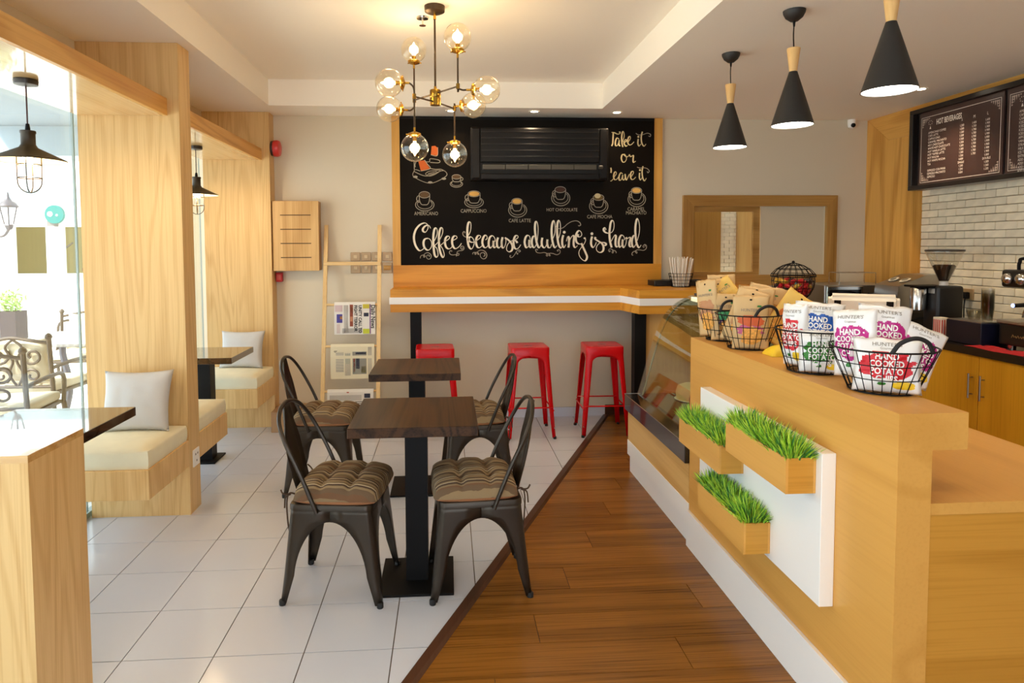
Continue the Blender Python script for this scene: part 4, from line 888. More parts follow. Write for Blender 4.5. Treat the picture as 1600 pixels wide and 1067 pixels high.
def pack(name, label, cat, loc, rz, tilt, roll, w, h, d, mat, prints, group):
    """pillow or pouch pack; prints = list of (part name, material, painter(mb, f))"""
    t = thing(name, label, cat, loc, group); t.rotation_euler = (Matrix.Rotation(rz, 3, 'Z') @ Matrix.Rotation(tilt, 3, 'X') @ Matrix.Rotation(roll, 3, 'Y')).to_euler()
    f = packfun(w, h, d); mb = MB(); mb.grid(lambda u, v: f(u, v, 0), 16, 22); mb.grid(lambda u, v: f(u, v, 0, True), 16, 22, flip=True)
    me = mb.mesh('wrapper'); bm = bmesh.new(); bm.from_mesh(me); bmesh.ops.remove_doubles(bm, verts=bm.verts, dist=.0003); bmesh.ops.recalc_face_normals(bm, faces=bm.faces); bm.to_mesh(me); bm.free()
    me.materials.append(mat); me.polygons.foreach_set('use_smooth', [True]*len(me.polygons)); o = bpy.data.objects.new('wrapper', me); COL.objects.link(o); o.parent = t
    for nm, m, fn in prints:
        q = MB(); fn(q, f); me = q.mesh(nm); me.materials.append(m); o = bpy.data.objects.new(nm, me); COL.objects.link(o); o.parent = t
    return t
def splash(u0, u1, v0, v1, seed, o=.0012, ragged=.35):
    rg = random.Random(seed)
    def fn(q, f):
        nu, nv = 40, 34
        for i in range(nu):
            for j in range(nv):
                a, b2 = (i+.5)/nu*2-1, (j+.5)/nv*2-1
                if abs(a)**2.6 + abs(b2)**2.6 < .72 + ragged*1.6*mnoise.noise(Vector((a*3.2+seed, b2*3.2, seed*1.7))):
                    P4 = [f(u0+(u1-u0)*x, v0+(v1-v0)*y, o) for x, y in ((i/nu, j/nv), ((i+1)/nu, j/nv), ((i+1)/nu, (j+1)/nv), (i/nu, (j+1)/nv))]
                    q.add(P4, [(0, 1, 2, 3)])
    return fn
def words(lines, u, v, size, w, h, lead, o=.0035, bold=.0, sp=1.0):
    def fn(q, f):
        for k, ln in enumerate(lines):
            lettering(q, ln, size, lambda x, y: f(min(.99, max(.01, u + x*sp/w)), min(.99, max(.01, v - k*lead/h + y/h)), o), align='CENTER', bold=bold)
    return fn
foil = pbr('white_foil', S(240, 239, 238), .3, coat=.2); kraft = pbr('kraft_paper', S(208, 172, 118), .6, var=.04, nscale=10); kraftY = pbr('kraft_yellow', S(232, 190, 96), .6, var=.03)
whitep = pbr('print_white', S(246, 244, 240), .5); inkp = pbr('print_grey', S(128, 120, 108), .6); yel = pbr('chip_yellow', S(240, 200, 40), .5); leaf = pbr('print_leaf', S(40, 120, 40), .5)
def chips(label, loc, rz, tilt, roll, colour, w=.165, h=.215, d=.034):
    m = pbr('splash_' + colour, S(*cola[colour]), .45); sd = {'red': 1.3, 'blue': 2.1, 'magenta': 3.7, 'green': 4.4}[colour]
    pr_ = [('brand_text', inkp, words(["HUNTER'S"], .5, .865, .0155, w, h, .02, sp=1.15)), ('brand_text', inkp, words(['Gourmet'], .5, .805, .010, w, h, .02)),
           ('splash', m, splash(.06, .95, .22, .80, sd, ragged=.28)), ('slogan_text', whitep, words(['HAND', 'COOKED', 'POTATO', 'CHIPS'], .5, .625, .0265, w, h, .0225, bold=.0008, sp=.86)),
           ('chip_picture', yel, splash(.56, .94, .08, .24, sd+5, ragged=.15)), ('leaf_picture', leaf, splash(.36, .50, .14, .21, sd+8, o=.0016))]
    return pack('crisp_bag', label, 'bag of chips', loc, rz, tilt, roll, w, h, d, foil, pr_, 'white potato chip bags in the baskets')
def pouch(label, loc, rz, tilt, roll, c1, c2, mat=kraft, w=.135, h=.205, d=.013):
    a = pbr('pouch_%d_%d_%d' % c1, S(*c1), .5); b2 = pbr('pouch_%d_%d_%d' % c2, S(*c2), .5); sd = (c1[0]+c2[1])*.013
    nut = pbr('nut_mix', S(226, 160, 60), .5, var=.4, nscale=90)
    pr_ = [('hang_hole', black, splash(.46, .54, .90, .935, 9, o=.001, ragged=0)), ('brand_text', inkp, words(["HUNTER'S"], .5, .70, .018, w, h, .02, o=.0025)),
           ('brush_print', a, splash(.08, .92, .42, .64, sd)), ('brush_print', b2, splash(.08, .92, .26, .46, sd+2, o=.0009)), ('nut_picture', nut, splash(.20, .84, .08, .44, sd+4, o=.0018, ragged=.3)), ('leaf_picture', leaf, splash(.66, .80, .78, .82, sd+8, o=.001))]
    return pack('snack_pouch', label, 'snack pouch', loc, rz, tilt, roll, w, h, d, mat, pr_, 'kraft snack pouches in the baskets')
ZB = 1.0775
basket(1.36, 1.93, .094, .150, .135, 'nearest black wire basket on the counter ledge, with red and magenta chip bags', -1.62)
basket(1.325, 2.25, .088, .132, .150, 'second black wire basket from the counter end, with blue and green chip bags', .9, sides=(1,))
basket(1.335, 2.79, .084, .140, .150, 'third black wire basket from the counter end, with orange snack pouches', -1.42)
basket(1.335, 3.055, .076, .118, .150, 'farthest black wire basket on the ledge, with green snack pouches', .9, sides=(1,))
F_ = -.60
chips('red-splashed chip bag standing in front in the nearest basket', (1.335, 1.875, ZB), F_, -.10, 0, 'red', w=.185, h=.165)
chips('magenta-splashed chip bag at the left in the nearest basket', (1.305, 1.975, ZB+.03), F_-.40, -.06, -.08, 'magenta', w=.14)
chips('magenta-splashed chip bag in the middle of the nearest basket', (1.375, 1.965, ZB+.045), F_+.25, -.14, .10, 'magenta', w=.155)
chips('chip bag with a curled corner leaning at the right of the nearest basket', (1.435, 1.945, ZB+.02), F_+.35, -.20, .42, 'magenta', w=.15, h=.19)
chips('blue-splashed chip bag standing tall in the second basket', (1.335, 2.255, ZB+.055), F_-.02, -.10, .05, 'blue', w=.165, h=.19)
chips('green-splashed chip bag in front in the second basket', (1.32, 2.185, ZB), F_, -.10, -.03, 'green', w=.16, h=.15)
chips('red-splashed chip bag at the left of the second basket', (1.277, 2.285, ZB+.01), F_-.60, -.03, -.05, 'red', w=.11, h=.225)
pouch('orange-printed snack pouch in front in the third basket', (1.315, 2.725, ZB), -.45, -.10, 0, (214, 96, 40), (196, 90, 130), w=.150, h=.235)
pouch('plain kraft snack pouch with hole leaning in the middle of the third basket', (1.352, 2.785, ZB+.10), -.38, -.20, .12, (200, 150, 80), (190, 150, 90), w=.155, h=.17)
pouch('kraft snack pouch at the left of the third basket, turned sideways', (1.275, 2.79, ZB+.02), -.62, -.20, .30, (196, 150, 96), (190, 140, 90), w=.14, h=.25)
pouch('orange-edged snack pouch sticking out at the right of the third basket', (1.405, 2.73, ZB+.03), -.20, -.10, .62, (214, 110, 30), (220, 150, 50), kraftY, w=.135, h=.25)
pouch('kraft snack pouch at the back of the third basket', (1.405, 2.83, ZB+.085), -.40, -.14, .22, (190, 140, 60), (200, 160, 60), w=.16, h=.19)
pouch('green-printed snack pouch in front in the farthest basket', (1.318, 2.985, ZB), -.42, -.08, 0, (60, 150, 90), (90, 60, 120), w=.13, h=.225)
pouch('green and red printed pouch standing behind in the farthest basket', (1.295, 3.055, ZB+.10), -.45, -.10, -.12, (84, 160, 60), (196, 96, 70), w=.13, h=.19)
pouch('bright yellow snack pouch tipped over the farthest basket', (1.395, 3.0, ZB+.125), -.42, -.18, -.62, (226, 180, 80), (230, 190, 90), kraftY, w=.125, h=.19)
pouch('kraft snack pouch seen edge-on at the left of the farthest basket', (1.262, 3.03, ZB+.02), -1.05, -.06, -.16, (190, 130, 80), (180, 120, 80), w=.12, h=.27)
pouch('kraft snack pouch at the very back of the farthest basket', (1.355, 3.105, ZB+.12), -.40, -.08, -.05, (180, 140, 90), (180, 150, 90), w=.13, h=.19)
yb = thing('banana_chip_pack', 'small yellow packet behind the baskets on the counter', 'packet', (1.46, 2.66, 1.0))
def sq(u, v):
    x, y = 2*u-1, 2*v-1; k = (max(0, 1-x*x)*max(0, 1-y*y))**.5
    return (1.385+.06*x, 2.60+.05*y, 1.073+.042*k)
mb = MB(); mb.grid(sq, 12, 12); mb.grid(lambda u, v: (1.385+.06*(2*u-1), 2.60+.05*(2*v-1), 1.073), 1, 1, flip=True); mb.build('wrapper', yel, yb, smooth=True)

# candy basket on the case
cx, cy, cz = 1.985, 3.60, 1.2125
cdy = thing('candy_basket', 'black wire basket with domed lid, full of wrapped sweets, on the case', 'basket', (cx, cy, cz)); mb = MB()
pr2 = [(.055, 0), (.088, .03), (.108, .07), (.115, .11), (.112, .135)]
for r, h in pr2: wire(mb, [(cx+r*math.cos(2*PI*i/28), cy+r*math.sin(2*PI*i/28), cz+.003+h) for i in range(28)], .002, True)
for i in range(20):
    a = 2*PI*i/20; wire(mb, [(cx+r*math.cos(a), cy+r*math.sin(a), cz+.003+h) for r, h in pr2], .0018)
mb.build('bowl', black, cdy); mb = MB(); pr3 = [(.120, .137), (.118, .15), (.092, .178), (.055, .2), (.015, .213)]
for r, h in pr3[:-1]: wire(mb, [(cx+r*math.cos(2*PI*i/28), cy+r*math.sin(2*PI*i/28), cz+.003+h) for i in range(28)], .0022, True)
for i in range(20):
    a = 2*PI*i/20; wire(mb, [(cx+r*math.cos(a), cy+r*math.sin(a), cz+.003+h) for r, h in pr3], .0018)
lid = mb.build('lid', black, cdy); MB().lathe([(.006, .21), (.009, .218), (.007, .228), (0, .231)], (cx, cy, cz), 12).build('knob', black, lid, smooth=True)
cands = [pbr('candy_red', S(186, 24, 30), .35), pbr('candy_gold', S(196, 150, 40), .35), pbr('candy_dark', S(52, 34, 26), .4), pbr('candy_teal', S(40, 120, 130), .4), pbr('candy_white', S(220, 210, 196), .4)]
names = ['red', 'gold', 'dark brown', 'teal', 'white']; rg = random.Random(5)
for k in range(60):
    lv = k//12; zc_ = cz + .016 + lv*.024; rr_ = (.045, .066, .082, .088, .088)[lv]; a = 2*PI*(k % 12)/12 + lv*.26
    x, y = cx+rr_*math.cos(a), cy+rr_*math.sin(a); i = rg.choices(range(5), (6, 4, 4, 1, 1))[0]
    v = Vector((-math.sin(a), math.cos(a), rg.uniform(-.8, .8))).normalized()*.019; c3 = Vector((x, y, zc_))
    o = MB().tube([c3-v*1.25, c3-v*.85, c3-v*.7, c3, c3+v*.7, c3+v*.85, c3+v*1.25], [.009, .003, .010, .0125, .010, .003, .009], 8).build('sweet', cands[i], base=tuple(c3-Vector((0, 0, .012))), smooth=True)
    tag(o, names[i]+' wrapped sweet inside the domed wire basket', 'sweet', names[i]+' sweets in the domed basket')
# till seen from behind
ps = thing('till_terminal', 'white point-of-sale terminal seen from behind on the counter', 'till', (1.95, 2.9, .822))
bm = bmesh.new(); bmesh.ops.create_cube(bm, size=1)
for v in bm.verts: v.co = Vector((v.co.x*.29, v.co.y*.06, v.co.z*.20))
bmesh.ops.bevel(bm, geom=list(bm.edges), offset=.018, segments=3, affect='EDGES'); q = Matrix.Translation((1.94, 2.90, 1.205)) @ Matrix.Rotation(-.55, 4, 'Z') @ Matrix.Rotation(.35, 4, 'X'); bm.transform(q)
MB().bm(bm).build('screen_shell', pbr('till_cream', S(236, 226, 206), .45), ps, smooth=True, angle=30)
for sx in (-.105, .105):
    bm = bmesh.new(); bmesh.ops.create_cube(bm, size=1)
    for v in bm.verts: v.co = Vector((v.co.x*.028+sx, v.co.y*.004-.0308, v.co.z*.075+.045))
    bm.transform(q); MB().bm(bm).build('vent', black, ps)
MB().rbox(1.91, 1.99, 2.90, 2.96, .835, 1.13, .01, 2).build('stand', pbr('till_cream', S(0, 0, 0)), ps)
MB().rbox(1.84, 2.0, 2.84, 3.02, .8225, .836, .004, 1).build('foot', pbr('till_cream', S(0, 0, 0)), ps)
# ================================================================== back counter on the right
BX, BZ = 3.40, .866
cabs = [(4.40, 5.13), (3.905, 4.398), (3.41, 3.903), (2.915, 3.408), (2.42, 2.913)]
for k, (y0, y1) in enumerate(cabs):
    lab = ['honey veneer base cabinet in the far corner under the oven', 'honey veneer base cabinet with bar handle, left of the visible pair', 'honey veneer base cabinet with bar handle, right of the visible pair', 'honey veneer base cabinet next to the right picture edge', 'honey veneer base cabinet beyond the right picture edge'][k]
    t = thing('base_cabinet', lab, 'cabinet', ((BX+3.92)/2, (y0+y1)/2, 0), group='base cabinets on the right wall')
    MB().box(BX+.02, 3.92, y0, y1, .09, .815).build('carcass', cabZ, t)
    MB().box(BX+.06, 3.92, y0, y1, .006, .09).build('toe_kick', black, t)
    dr = MB().rbox(BX, BX+.0195, y0+.0025, y1-.0025, .095, .812, .0015, 1).build('door', cabZ, t)
    if k in (1, 2):
        hy = y0+.045 if k == 1 else y1-.045
        MB().tube([(BX-.03, hy, .535), (BX-.03, hy, .695)], .006, 10).build('handle', steel, dr, smooth=True)
        for z in (.56, .67): MB().tube([(BX, hy, z), (BX-.03, hy, z)], .004, 8).build('handle_post', steel, dr, smooth=True)
gran = pbr('black_granite', S(30, 27, 25), .2, var=.3, nscale=60)
tag(MB().prism([(BX-.02, 2.42), (3.92, 2.42), (3.92, 5.72), (2.74, 5.72), (2.74, 5.13), (BX-.02, 5.13)], 'z', .8155, BZ).build('worktop', gran), 'black granite worktop along the brick wall and corner', 'worktop')
t = thing('base_cabinet', 'honey veneer base cabinet below the hatch beside the display case', 'cabinet', (3.05, 5.4, 0), group='base cabinets on the right wall')
MB().box(2.76, 3.39, 5.17, 5.72, .006, .815).build('carcass', cabZ, t); MB().rbox(2.765, 3.385, 5.15, 5.1695, .09, .81, .0015, 1).build('door', cabZ, t)

# ---- toaster oven, with a rack on top
ov = thing('toaster_oven', 'stainless countertop oven with dark glass door in the corner', 'oven', (3.45, 5.4, BZ))
MB().rbox(3.14, 3.76, 5.20, 5.62, BZ+.012, 1.20, .006, 2).build('body', steel, ov)
d_ = MB().rbox(3.155, 3.47, 5.184, 5.199, BZ+.03, 1.188, .004, 1).build('door', chrome, ov)
MB().box(3.175, 3.45, 5.182, 5.1845, BZ+.05, 1.16).build('door_glass', blackgloss, d_)
for x in (3.54, 3.64): MB().lathe([(.022, 0), (.02, .02), (0, .021)], (x, 5.199, 1.05), 16, axis=(0, -1, 0)).build('knob', black, ov, smooth=True)
for x in (3.17, 3.73):
    for y in (5.23, 5.59): MB().lathe([(.014, 0), (.014, .012)], (x, y, BZ), 10).build('foot', rubber, ov)
rk = thing('wire_rack', 'thin chrome wire rack standing on the oven', 'rack', (3.46, 5.3, 1.201)); mb = MB()
for y in (5.25, 5.40): wire(mb, [(3.30, y, 1.201), (3.30, y, 1.298), (3.62, y, 1.298), (3.62, y, 1.201)], .003)
for x in (3.30, 3.36, 3.42, 3.48, 3.54, 3.62): wire(mb, [(x, 5.25, 1.298), (x, 5.40, 1.298)], .002)
mb.build('frame', chrome, rk)
# ---- contact grill
gr = thing('contact_grill', 'stainless contact grill with two oval badges on its sloping lid', 'grill', (3.66, 4.93, BZ))
MB().rbox(3.47, 3.86, 4.79, 5.09, BZ+.02, 1.02, .01, 2).build('base', pbr('grill_dark', S(60, 56, 52), .35, metal=.6), gr)
MB().prism([(3.48, 1.03), (3.86, 1.03), (3.86, 1.30), (3.72, 1.295), (3.50, 1.21)], 'y', 4.80, 5.08).build('lid', steel, gr)
MB().rbox(3.475, 3.50, 4.82, 5.05, 1.022, 1.10, .006, 1).build('control_strip', pbr('grill_strip', S(150, 146, 140), .3, metal=.6), gr)
MB().lathe([(.006, 0), (.005, .003)], (3.4755, 4.93, 1.065), 12, axis=(-1, 0, 0)).build('lamp', emis('blue_led', (.2, .3, 1, 1), 6.0), gr)
nrm = Vector((-.36, 0, .93)).normalized()
for y in (4.87, 5.0):
    o = MB().lathe([(.04, 0), (.04, .003), (.034, .004)], (3.60, y, 1.2535), 20, axis=tuple(nrm)).build('badge', pbr('badge_cream', S(222, 214, 196), .5), gr)
    MB().lathe([(.024, 0), (.024, .002)], tuple(Vector((3.60, y, 1.2535))+nrm*.0045), 16, axis=tuple(nrm)).build('emblem', pbr('badge_grey', S(130, 124, 112), .5), o)
MB().tube([(3.48, 4.80, 1.12), (3.43, 4.80, 1.135), (3.43, 5.06, 1.135), (3.48, 5.06, 1.12)], .009, 8).build('handle', black, gr, smooth=True)
# ---- coffee grinder
gx, gy = 3.60, 4.47
gd = thing('coffee_grinder', 'black coffee grinder with a clear conical hopper of beans', 'coffee grinder', (gx, gy, BZ))
MB().rbox(gx-.10, gx+.10, gy-.075, gy+.075, BZ+.001, 1.235, .02, 3).build('body', pbr('grinder_black', S(20, 19, 20), .4), gd, smooth=True, angle=30)
MB().rbox(gx-.20, gx-.02, gy-.09, gy+.09, BZ+.001, BZ+.03, .008, 2).build('base', black, gd)
MB().lathe([(.05, 0), (.055, .16), (.052, .165)], (gx-.145, gy+.06, 1.055), 20).build('dosing_chamber', chrome, gd, smooth=True)
MB().rbox(gx-.21, gx+.02, gy-.04, gy+.13, 1.222, 1.236, .004, 1).build('chamber_lid', black, gd)
MB().rbox(gx-.104, gx-.099, gy-.045, gy+.015, 1.18, 1.215, .001, 1).build('badge', steel, gd)
MB().tube([(gx-.15, gy, 1.0), (gx-.22, gy, .99), (gx-.25, gy, .98)], .008, 8).build('fork', black, gd, smooth=True)
hp = [(.028, 1.265), (.034, 1.275), (.118, 1.475), (.118, 1.482)]
MB().lathe(hp, (gx, gy, 0), 30, cap=False).build('hopper', glass_thin('hopper_plastic', (.90, .89, .86, 1), refl=.10, fres=1.3), gd, smooth=True)
MB().lathe([(0, 1.27), (.03, 1.27), (.072, 1.375), (.06, 1.386), (.03, 1.380), (0, 1.384)], (gx, gy, 0), 26).build('beans', pbr('coffee_beans', S(38, 22, 14), .5, var=.5, nscale=120, bump=.8, bscale=140), gd, smooth=True)
MB().lathe([(.120, 1.482), (.124, 1.486), (.122, 1.496), (.05, 1.50), (0, 1.50)], (gx, gy, 0), 30).build('hopper_lid', pbr('lid_smoke', S(58, 50, 42), .35), gd, smooth=True)
MB().lathe([(.028, 1.236), (.028, 1.266)], (gx, gy, 0), 18).build('collar', pbr('collar_white', S(216, 208, 196), .4), gd, smooth=True)
# ---- socket and plug
pw = thing('wall_socket', 'brown wall socket with a black plug between grinder and machine', 'socket', (3.91, 4.66, 1.11))
MB().rbox(3.904, 3.9165, 4.56, 4.74, 1.115, 1.20, .003, 1).build('plate', pbr('socket_brown', S(176, 146, 104), .4), pw)
for y in (4.61, 4.69): MB().rbox(3.865, 3.904, y-.025, y+.025, 1.125, 1.175, .008, 2).build('plug', black, pw)
MB().tube(catmull([(3.885, 4.61, 1.127), (3.87, 4.60, 1.05), (3.86, 4.58, .93), (3.86, 4.55, .876)], 5), .005, 8).build('cord', rubber, pw, smooth=True)
# ---- navy box, striped straws, cups
nb_ = thing('cup_box', 'dark navy box with a steel top holding stacked cups', 'box', (3.54, 4.10, BZ))
MB().rbox(3.45, 3.64, 3.955, 4.25, BZ+.001, 1.018, .004, 1).build('case', pbr('navy_box', S(18, 20, 40), .3), nb_); MB().box(3.455, 3.635, 3.96, 4.245, 1.018, 1.024).build('lid', steel, nb_)
ss = thing('straw_box', 'red and white striped carton of straws beside the navy box', 'carton', (3.47, 4.325, BZ))
MB().rbox(3.44, 3.50, 4.285, 4.36, BZ+.001, 1.02, .002, 1).build('carton', pbr('carton_white', S(232, 222, 206), .6), ss)
for k in range(4): MB().box(3.4385, 3.4402, 4.292+k*.0175, 4.300+k*.0175, BZ+.006, 1.005).build('stripe', pbr('stripe_red', S(206, 60, 44), .6), ss)
for k in range(3): MB().box(3.445+k*.0175, 3.453+k*.0175, 4.2835, 4.2852, BZ+.006, 1.005).build('stripe', MATS['stripe_red'], ss)
cupM = glass_thin('clear_cup', (.90, .90, .88, 1), fres=.8)
def cup_stack(x, y, z, n, step, r0, r1, h, label):
    for k in range(n):
        zz = z + k*step; mb = MB(); mb.lathe([(0, 0), (r0, 0), (r1, h), (r1+.002, h+.002), (r1-.001, h+.002), (r0-.001, .002)], (x, y, zz), 20, cap=False)
        tag(mb.build('plastic_cup', cupM, base=(x, y, zz), smooth=True), label, 'cup', 'cups '+label.split(' in the ')[1])
cup_stack(3.53, 4.0, 1.0245, 13, .0105, .028, .037, .09, 'clear plastic cup in the tall stack on the navy box')
cup_stack(3.55, 4.13, 1.0245, 3, .008, .032, .045, .055, 'clear plastic cup in the short wide stack on the navy box')
cl = thing('red_cloth', 'crumpled red cloth lying on the black worktop', 'cloth', (3.46, 3.78, BZ))
def cf(u, v):
    x, y = 3.385+u*.13, 3.50+v*.52; e = min(u, 1-u, v, 1-v); return (x + .012*math.sin(v*9), y, BZ+.0015 + .016*min(1, e*6)*(.6+.7*mnoise.noise(Vector((u*4, v*9, 2)))))
mb = MB(); mb.grid(cf, 14, 40); mb.grid(lambda u, v: (3.385+u*.13+.012*math.sin(v*9), 3.50+v*.52, BZ+.001), 1, 12, flip=True); mb.build('fabric', pbr('red_cloth_m', S(170, 16, 26), .9, bump=.3, bscale=200), cl, smooth=True)
# ---- espresso machine
em = thing('espresso_machine', 'black and chrome espresso machine at the right picture edge', 'espresso machine', (3.66, 3.55, BZ))
emB = pbr('machine_black', S(22, 20, 20), .3)
Y0, Y1 = 3.12, 3.90
MB().rbox(3.52, 3.90, Y0, Y1, BZ+.03, 1.05, .01, 2).build('base', emB, em)
MB().rbox(3.50, 3.88, Y0, Y1, 1.03, 1.056, .006, 1).build('drip_tray', steel, em)
MB().rbox(3.72, 3.90, Y0+.01, Y1-.01, 1.056, 1.26, .006, 1).build('back_body', steel, em)
for k in range(9): MB().rbox(3.700, 3.722, Y1-.16, Y1-.02, 1.068+k*.021, 1.079+k*.021, .003, 1).build('fin', pbr('fin_pale', S(206, 196, 178), .3, metal=.4), em)
MB().rbox(3.53, 3.90, Y0, Y1+.01, 1.26, 1.372, .018, 3).build('head', emB, em, smooth=True, angle=30)
for k in range(4):
    y = Y1-.055-k*.095; kn = MB().lathe([(.034, 0), (.036, .012), (.03, .026), (.016, .034), (0, .035)], (3.528, y, 1.315), 22, axis=(-1, 0, 0)).build('knob', chrome, em, smooth=True)
MB().tube(catmull([(3.56, Y1-.09, 1.372), (3.555, Y1-.10, 1.42), (3.56, Y1-.15, 1.445), (3.56, Y0+.2, 1.445), (3.56, Y0+.12, 1.372)], 5), .010, 10).build('cup_rail', black, em, smooth=True)
MB().rbox(3.60, 3.86, Y0+.1, Y1-.12, 1.373, 1.43, .02, 2).build('cup_tray', pbr('tray_white', S(222, 216, 206), .5), em)
for y in (Y1-.26, Y1-.52):
    g_ = MB().lathe([(.036, -.06), (.036, 0), (.03, .02)], (3.62, y, 1.24), 18).build('group_head', chrome, em, smooth=True)
    MB().tube([(3.60, y, 1.175), (3.48, y+.03, 1.165), (3.42, y+.045, 1.16)], [.010, .013, .012], 10).build('portafilter', black, em, smooth=True)
MB().tube(catmull([(3.60, Y1-.20, 1.26), (3.55, Y1-.19, 1.20), (3.54, Y1-.16, 1.12), (3.55, Y1-.14, 1.08)], 5), .006, 8).build('steam_wand', chrome, em, smooth=True)
MB().lathe([(.012, 0), (.01, .004)], (3.4185, Y1-.21, 1.16), 12, axis=(-1, 0, 0)).build('light', emis('blue_led', (0, 0, 0, 1), 1), em)
for y in (Y0+.06, Y1-.06, Y1-.30): MB().lathe([(.022, 0), (.024, .03)], (3.56, y, BZ+.001), 14).build('foot', chrome, em, smooth=True)
mb = MB(); rg = random.Random(2)      # worn gold signature, not legible
for wstart, wl in ((Y1-.10, .10), (Y1-.22, .11)):
    pts = [(3.518, wstart-wl*i/11, .955 + (.010 if i % 2 else -.006)*rg.uniform(.5, 1.2)) for i in range(12)]
    mb.tube(catmull(pts, 3), .0022, 4)
mb.build('signature', pbr('gold_print', S(150, 120, 70), .4, metal=.4), em)

# ================================================================== menu boards
mn = thing('menu_board', 'dark framed hot beverages menu board above the brick wall', 'menu board', (3.77, 4.15, 1.967))
MX = 3.72; fM = pbr('menu_frame', S(26, 21, 20), .3); pM = pbr('menu_panel', S(66, 46, 42), .3, var=.05, nscale=3)
my0, my1, mz0, mz1 = 3.28, 5.02, 1.967, 2.60
MB().box(MX+.03, 3.829, my0, my1, mz0, mz1).build('backing', fM, mn)
for nm, a in (('frame_rail', (my0, my1, mz0, mz0+.035)), ('frame_rail', (my0, my1, mz1-.035, mz1)), ('frame_stile', (my0, my0+.04, mz0+.035, mz1-.035)), ('frame_stile', (my1-.04, my1, mz0+.035, mz1-.035))):
    MB().rbox(MX-.01, MX+.03, *a, .002, 1).build(nm, fM, mn)
mw = pbr('menu_print', S(226, 214, 200), .6); mo = pbr('menu_ornament', S(186, 166, 152), .6)
def menu_panel(y1, head, items, cols, prices):
    y0 = y1-.74; X = MX+.018; p = MB().box(X, MX+.03, y0-.02, y1+.02, mz0+.036, mz1-.036).build('panel', pM, mn); za, zb = mz0+.052, mz1-.075
    mb = MB(); w = .0035; x = X-.0008
    for (a, b2, c_, d_) in ((y0, y1, za, za+w), (y0, y1, zb-w, zb), (y0, y0+w, za, zb), (y1-w, y1, za, zb)): mb.add([(x, a, c_), (x, b2, c_), (x, b2, d_), (x, a, d_)], [(0, 1, 2, 3)])
    mb.build('border', mw, p, fix=False)
    # scrolled corner ornaments
    for sy, yy in ((1, y0+.012), (-1, y1-.012)):
        for sz, zz in ((1, za+.012), (-1, zb-.012)):
            mb = MB()
            for k in range(5): mb.add([(x, yy+sy*.016*k, zz), (x, yy+sy*.016*(k+.8), zz), (x, yy+sy*.016*(k+.4), zz+sz*(.06-.012*k))], [(0, 1, 2)])
            for k in range(4): mb.add([(x, yy, zz+sz*.018*k), (x, yy, zz+sz*.018*(k+.8)), (x, yy+sy*(.04-.009*k), zz+sz*.018*(k+.4))], [(0, 1, 2)])
            mb.build('ornament', mo, p, fix=False)
    mb = MB()
    if head: lettering(mb, head, .058, lambda a, b2: (x, y1-.155-a*.56, zb-.075+b2), bold=.0012)
    if head: mb.build('heading', mw, p, fix=False)
    mb = MB(); yc = y1-.095; zc2 = zb-.05
    for k in range(7): a = 2*PI*k/7; mb.add([(x, yc+.018*math.cos(a), zc2+.014*math.sin(a)), (x, yc+.024*math.cos(a+.25), zc2+.02*math.sin(a+.25)), (x, yc+.018*math.cos(a+.5), zc2+.014*math.sin(a+.5))], [(0, 1, 2)])
    mb.add([(x, yc-.008, zc2-.048), (x, yc+.008, zc2-.048), (x, yc, zc2-.025)], [(0, 1, 2)]); mb.build('emblem', mw, p, fix=False)
    z = zb-.135; mb = MB(); mb2 = MB()
    for (c_, yy) in zip(cols, (.405, .515, .63)): lettering(mb2, c_, .03, lambda a, b2: (x, y1-yy-a*.8, zb-.095+b2), align='CENTER')
    for k, it in enumerate(items):
        if it: lettering(mb, it, .0235, lambda a, b2: (x, y1-.075-a*.80, z+b2))
        for j in range(3):
            pr_ = prices[k][j] if k < len(prices) else ''
            if pr_: lettering(mb2, pr_, .0225, lambda a, b2: (x, y1-(.405, .515, .63)[j]-a*.8, z+b2), align='CENTER')
        z -= .0242
    mb.build('item_list', mw, p, fix=False); mb2.build('price_list', mw, p, fix=False)
hot = ['AMERICANO COFFEE', 'CAFE LATTE', 'CAPPUCCINO', 'CARAMEL MACHIATO', 'HOT CHOCOLATE', 'WHITE HOT CHOCOLATE', 'HOT VANILLA LATTE', 'HOT TOFFEE LATTE', 'HOT MOCHA', 'HOT WHITE MOCHA', 'TEA', '', 'ESPRESSO CON PANA', 'ESPRESSO MACHIATO', 'ESPRESSO']
P3 = [('1.200', '1.400', '1.600')]+[('1.500', '1.700', '1.900')]*9+[('0.800', '', '1.000'), ('SINGLE', '', 'DOUBLE'), ('1.200', '', '1.500'), ('1.200', '', '1.500'), ('0.800', '', '1.200')]
menu_panel(4.92, 'HOT BEVERAGES', hot, ('S', 'M', 'L'), P3)
cold = ['AMERICANO', 'CAFE LATTE', 'CARAMEL MACHIATO', 'ICED MOCHA', 'ICED CHOCOLATE', 'ICED VANILLA', 'ICED TOFFEE', 'AFFOGATO', 'VANILLA', 'STRAWBERRY', 'MILK SHAKE', 'ICE TEA', 'EXTRA', 'ADD A SHOT', 'ADD SYRUP', 'ADD CREAM', 'ADD MILK']
menu_panel(4.115, '', cold, ('S', 'M', 'L'), P3[:12])
# ================================================================== lamps
WARM = (1.0, .70, .38); SOFT = (1.0, .76, .48)
def point(parent, loc, energy, col, rad=.02, typ='POINT', **kw):
    l = bpy.data.lights.new('lamp_light', typ); l.energy = energy; l.color = col
    if typ == 'AREA': l.shape = 'DISK'; l.size = rad*2
    else: l.shadow_soft_size = rad
    for k, v in kw.items(): setattr(l, k, v)
    o = bpy.data.objects.new('lamp_light', l); COL.objects.link(o); o.parent = parent; o.location = Vector(loc) - wloc(parent); return o
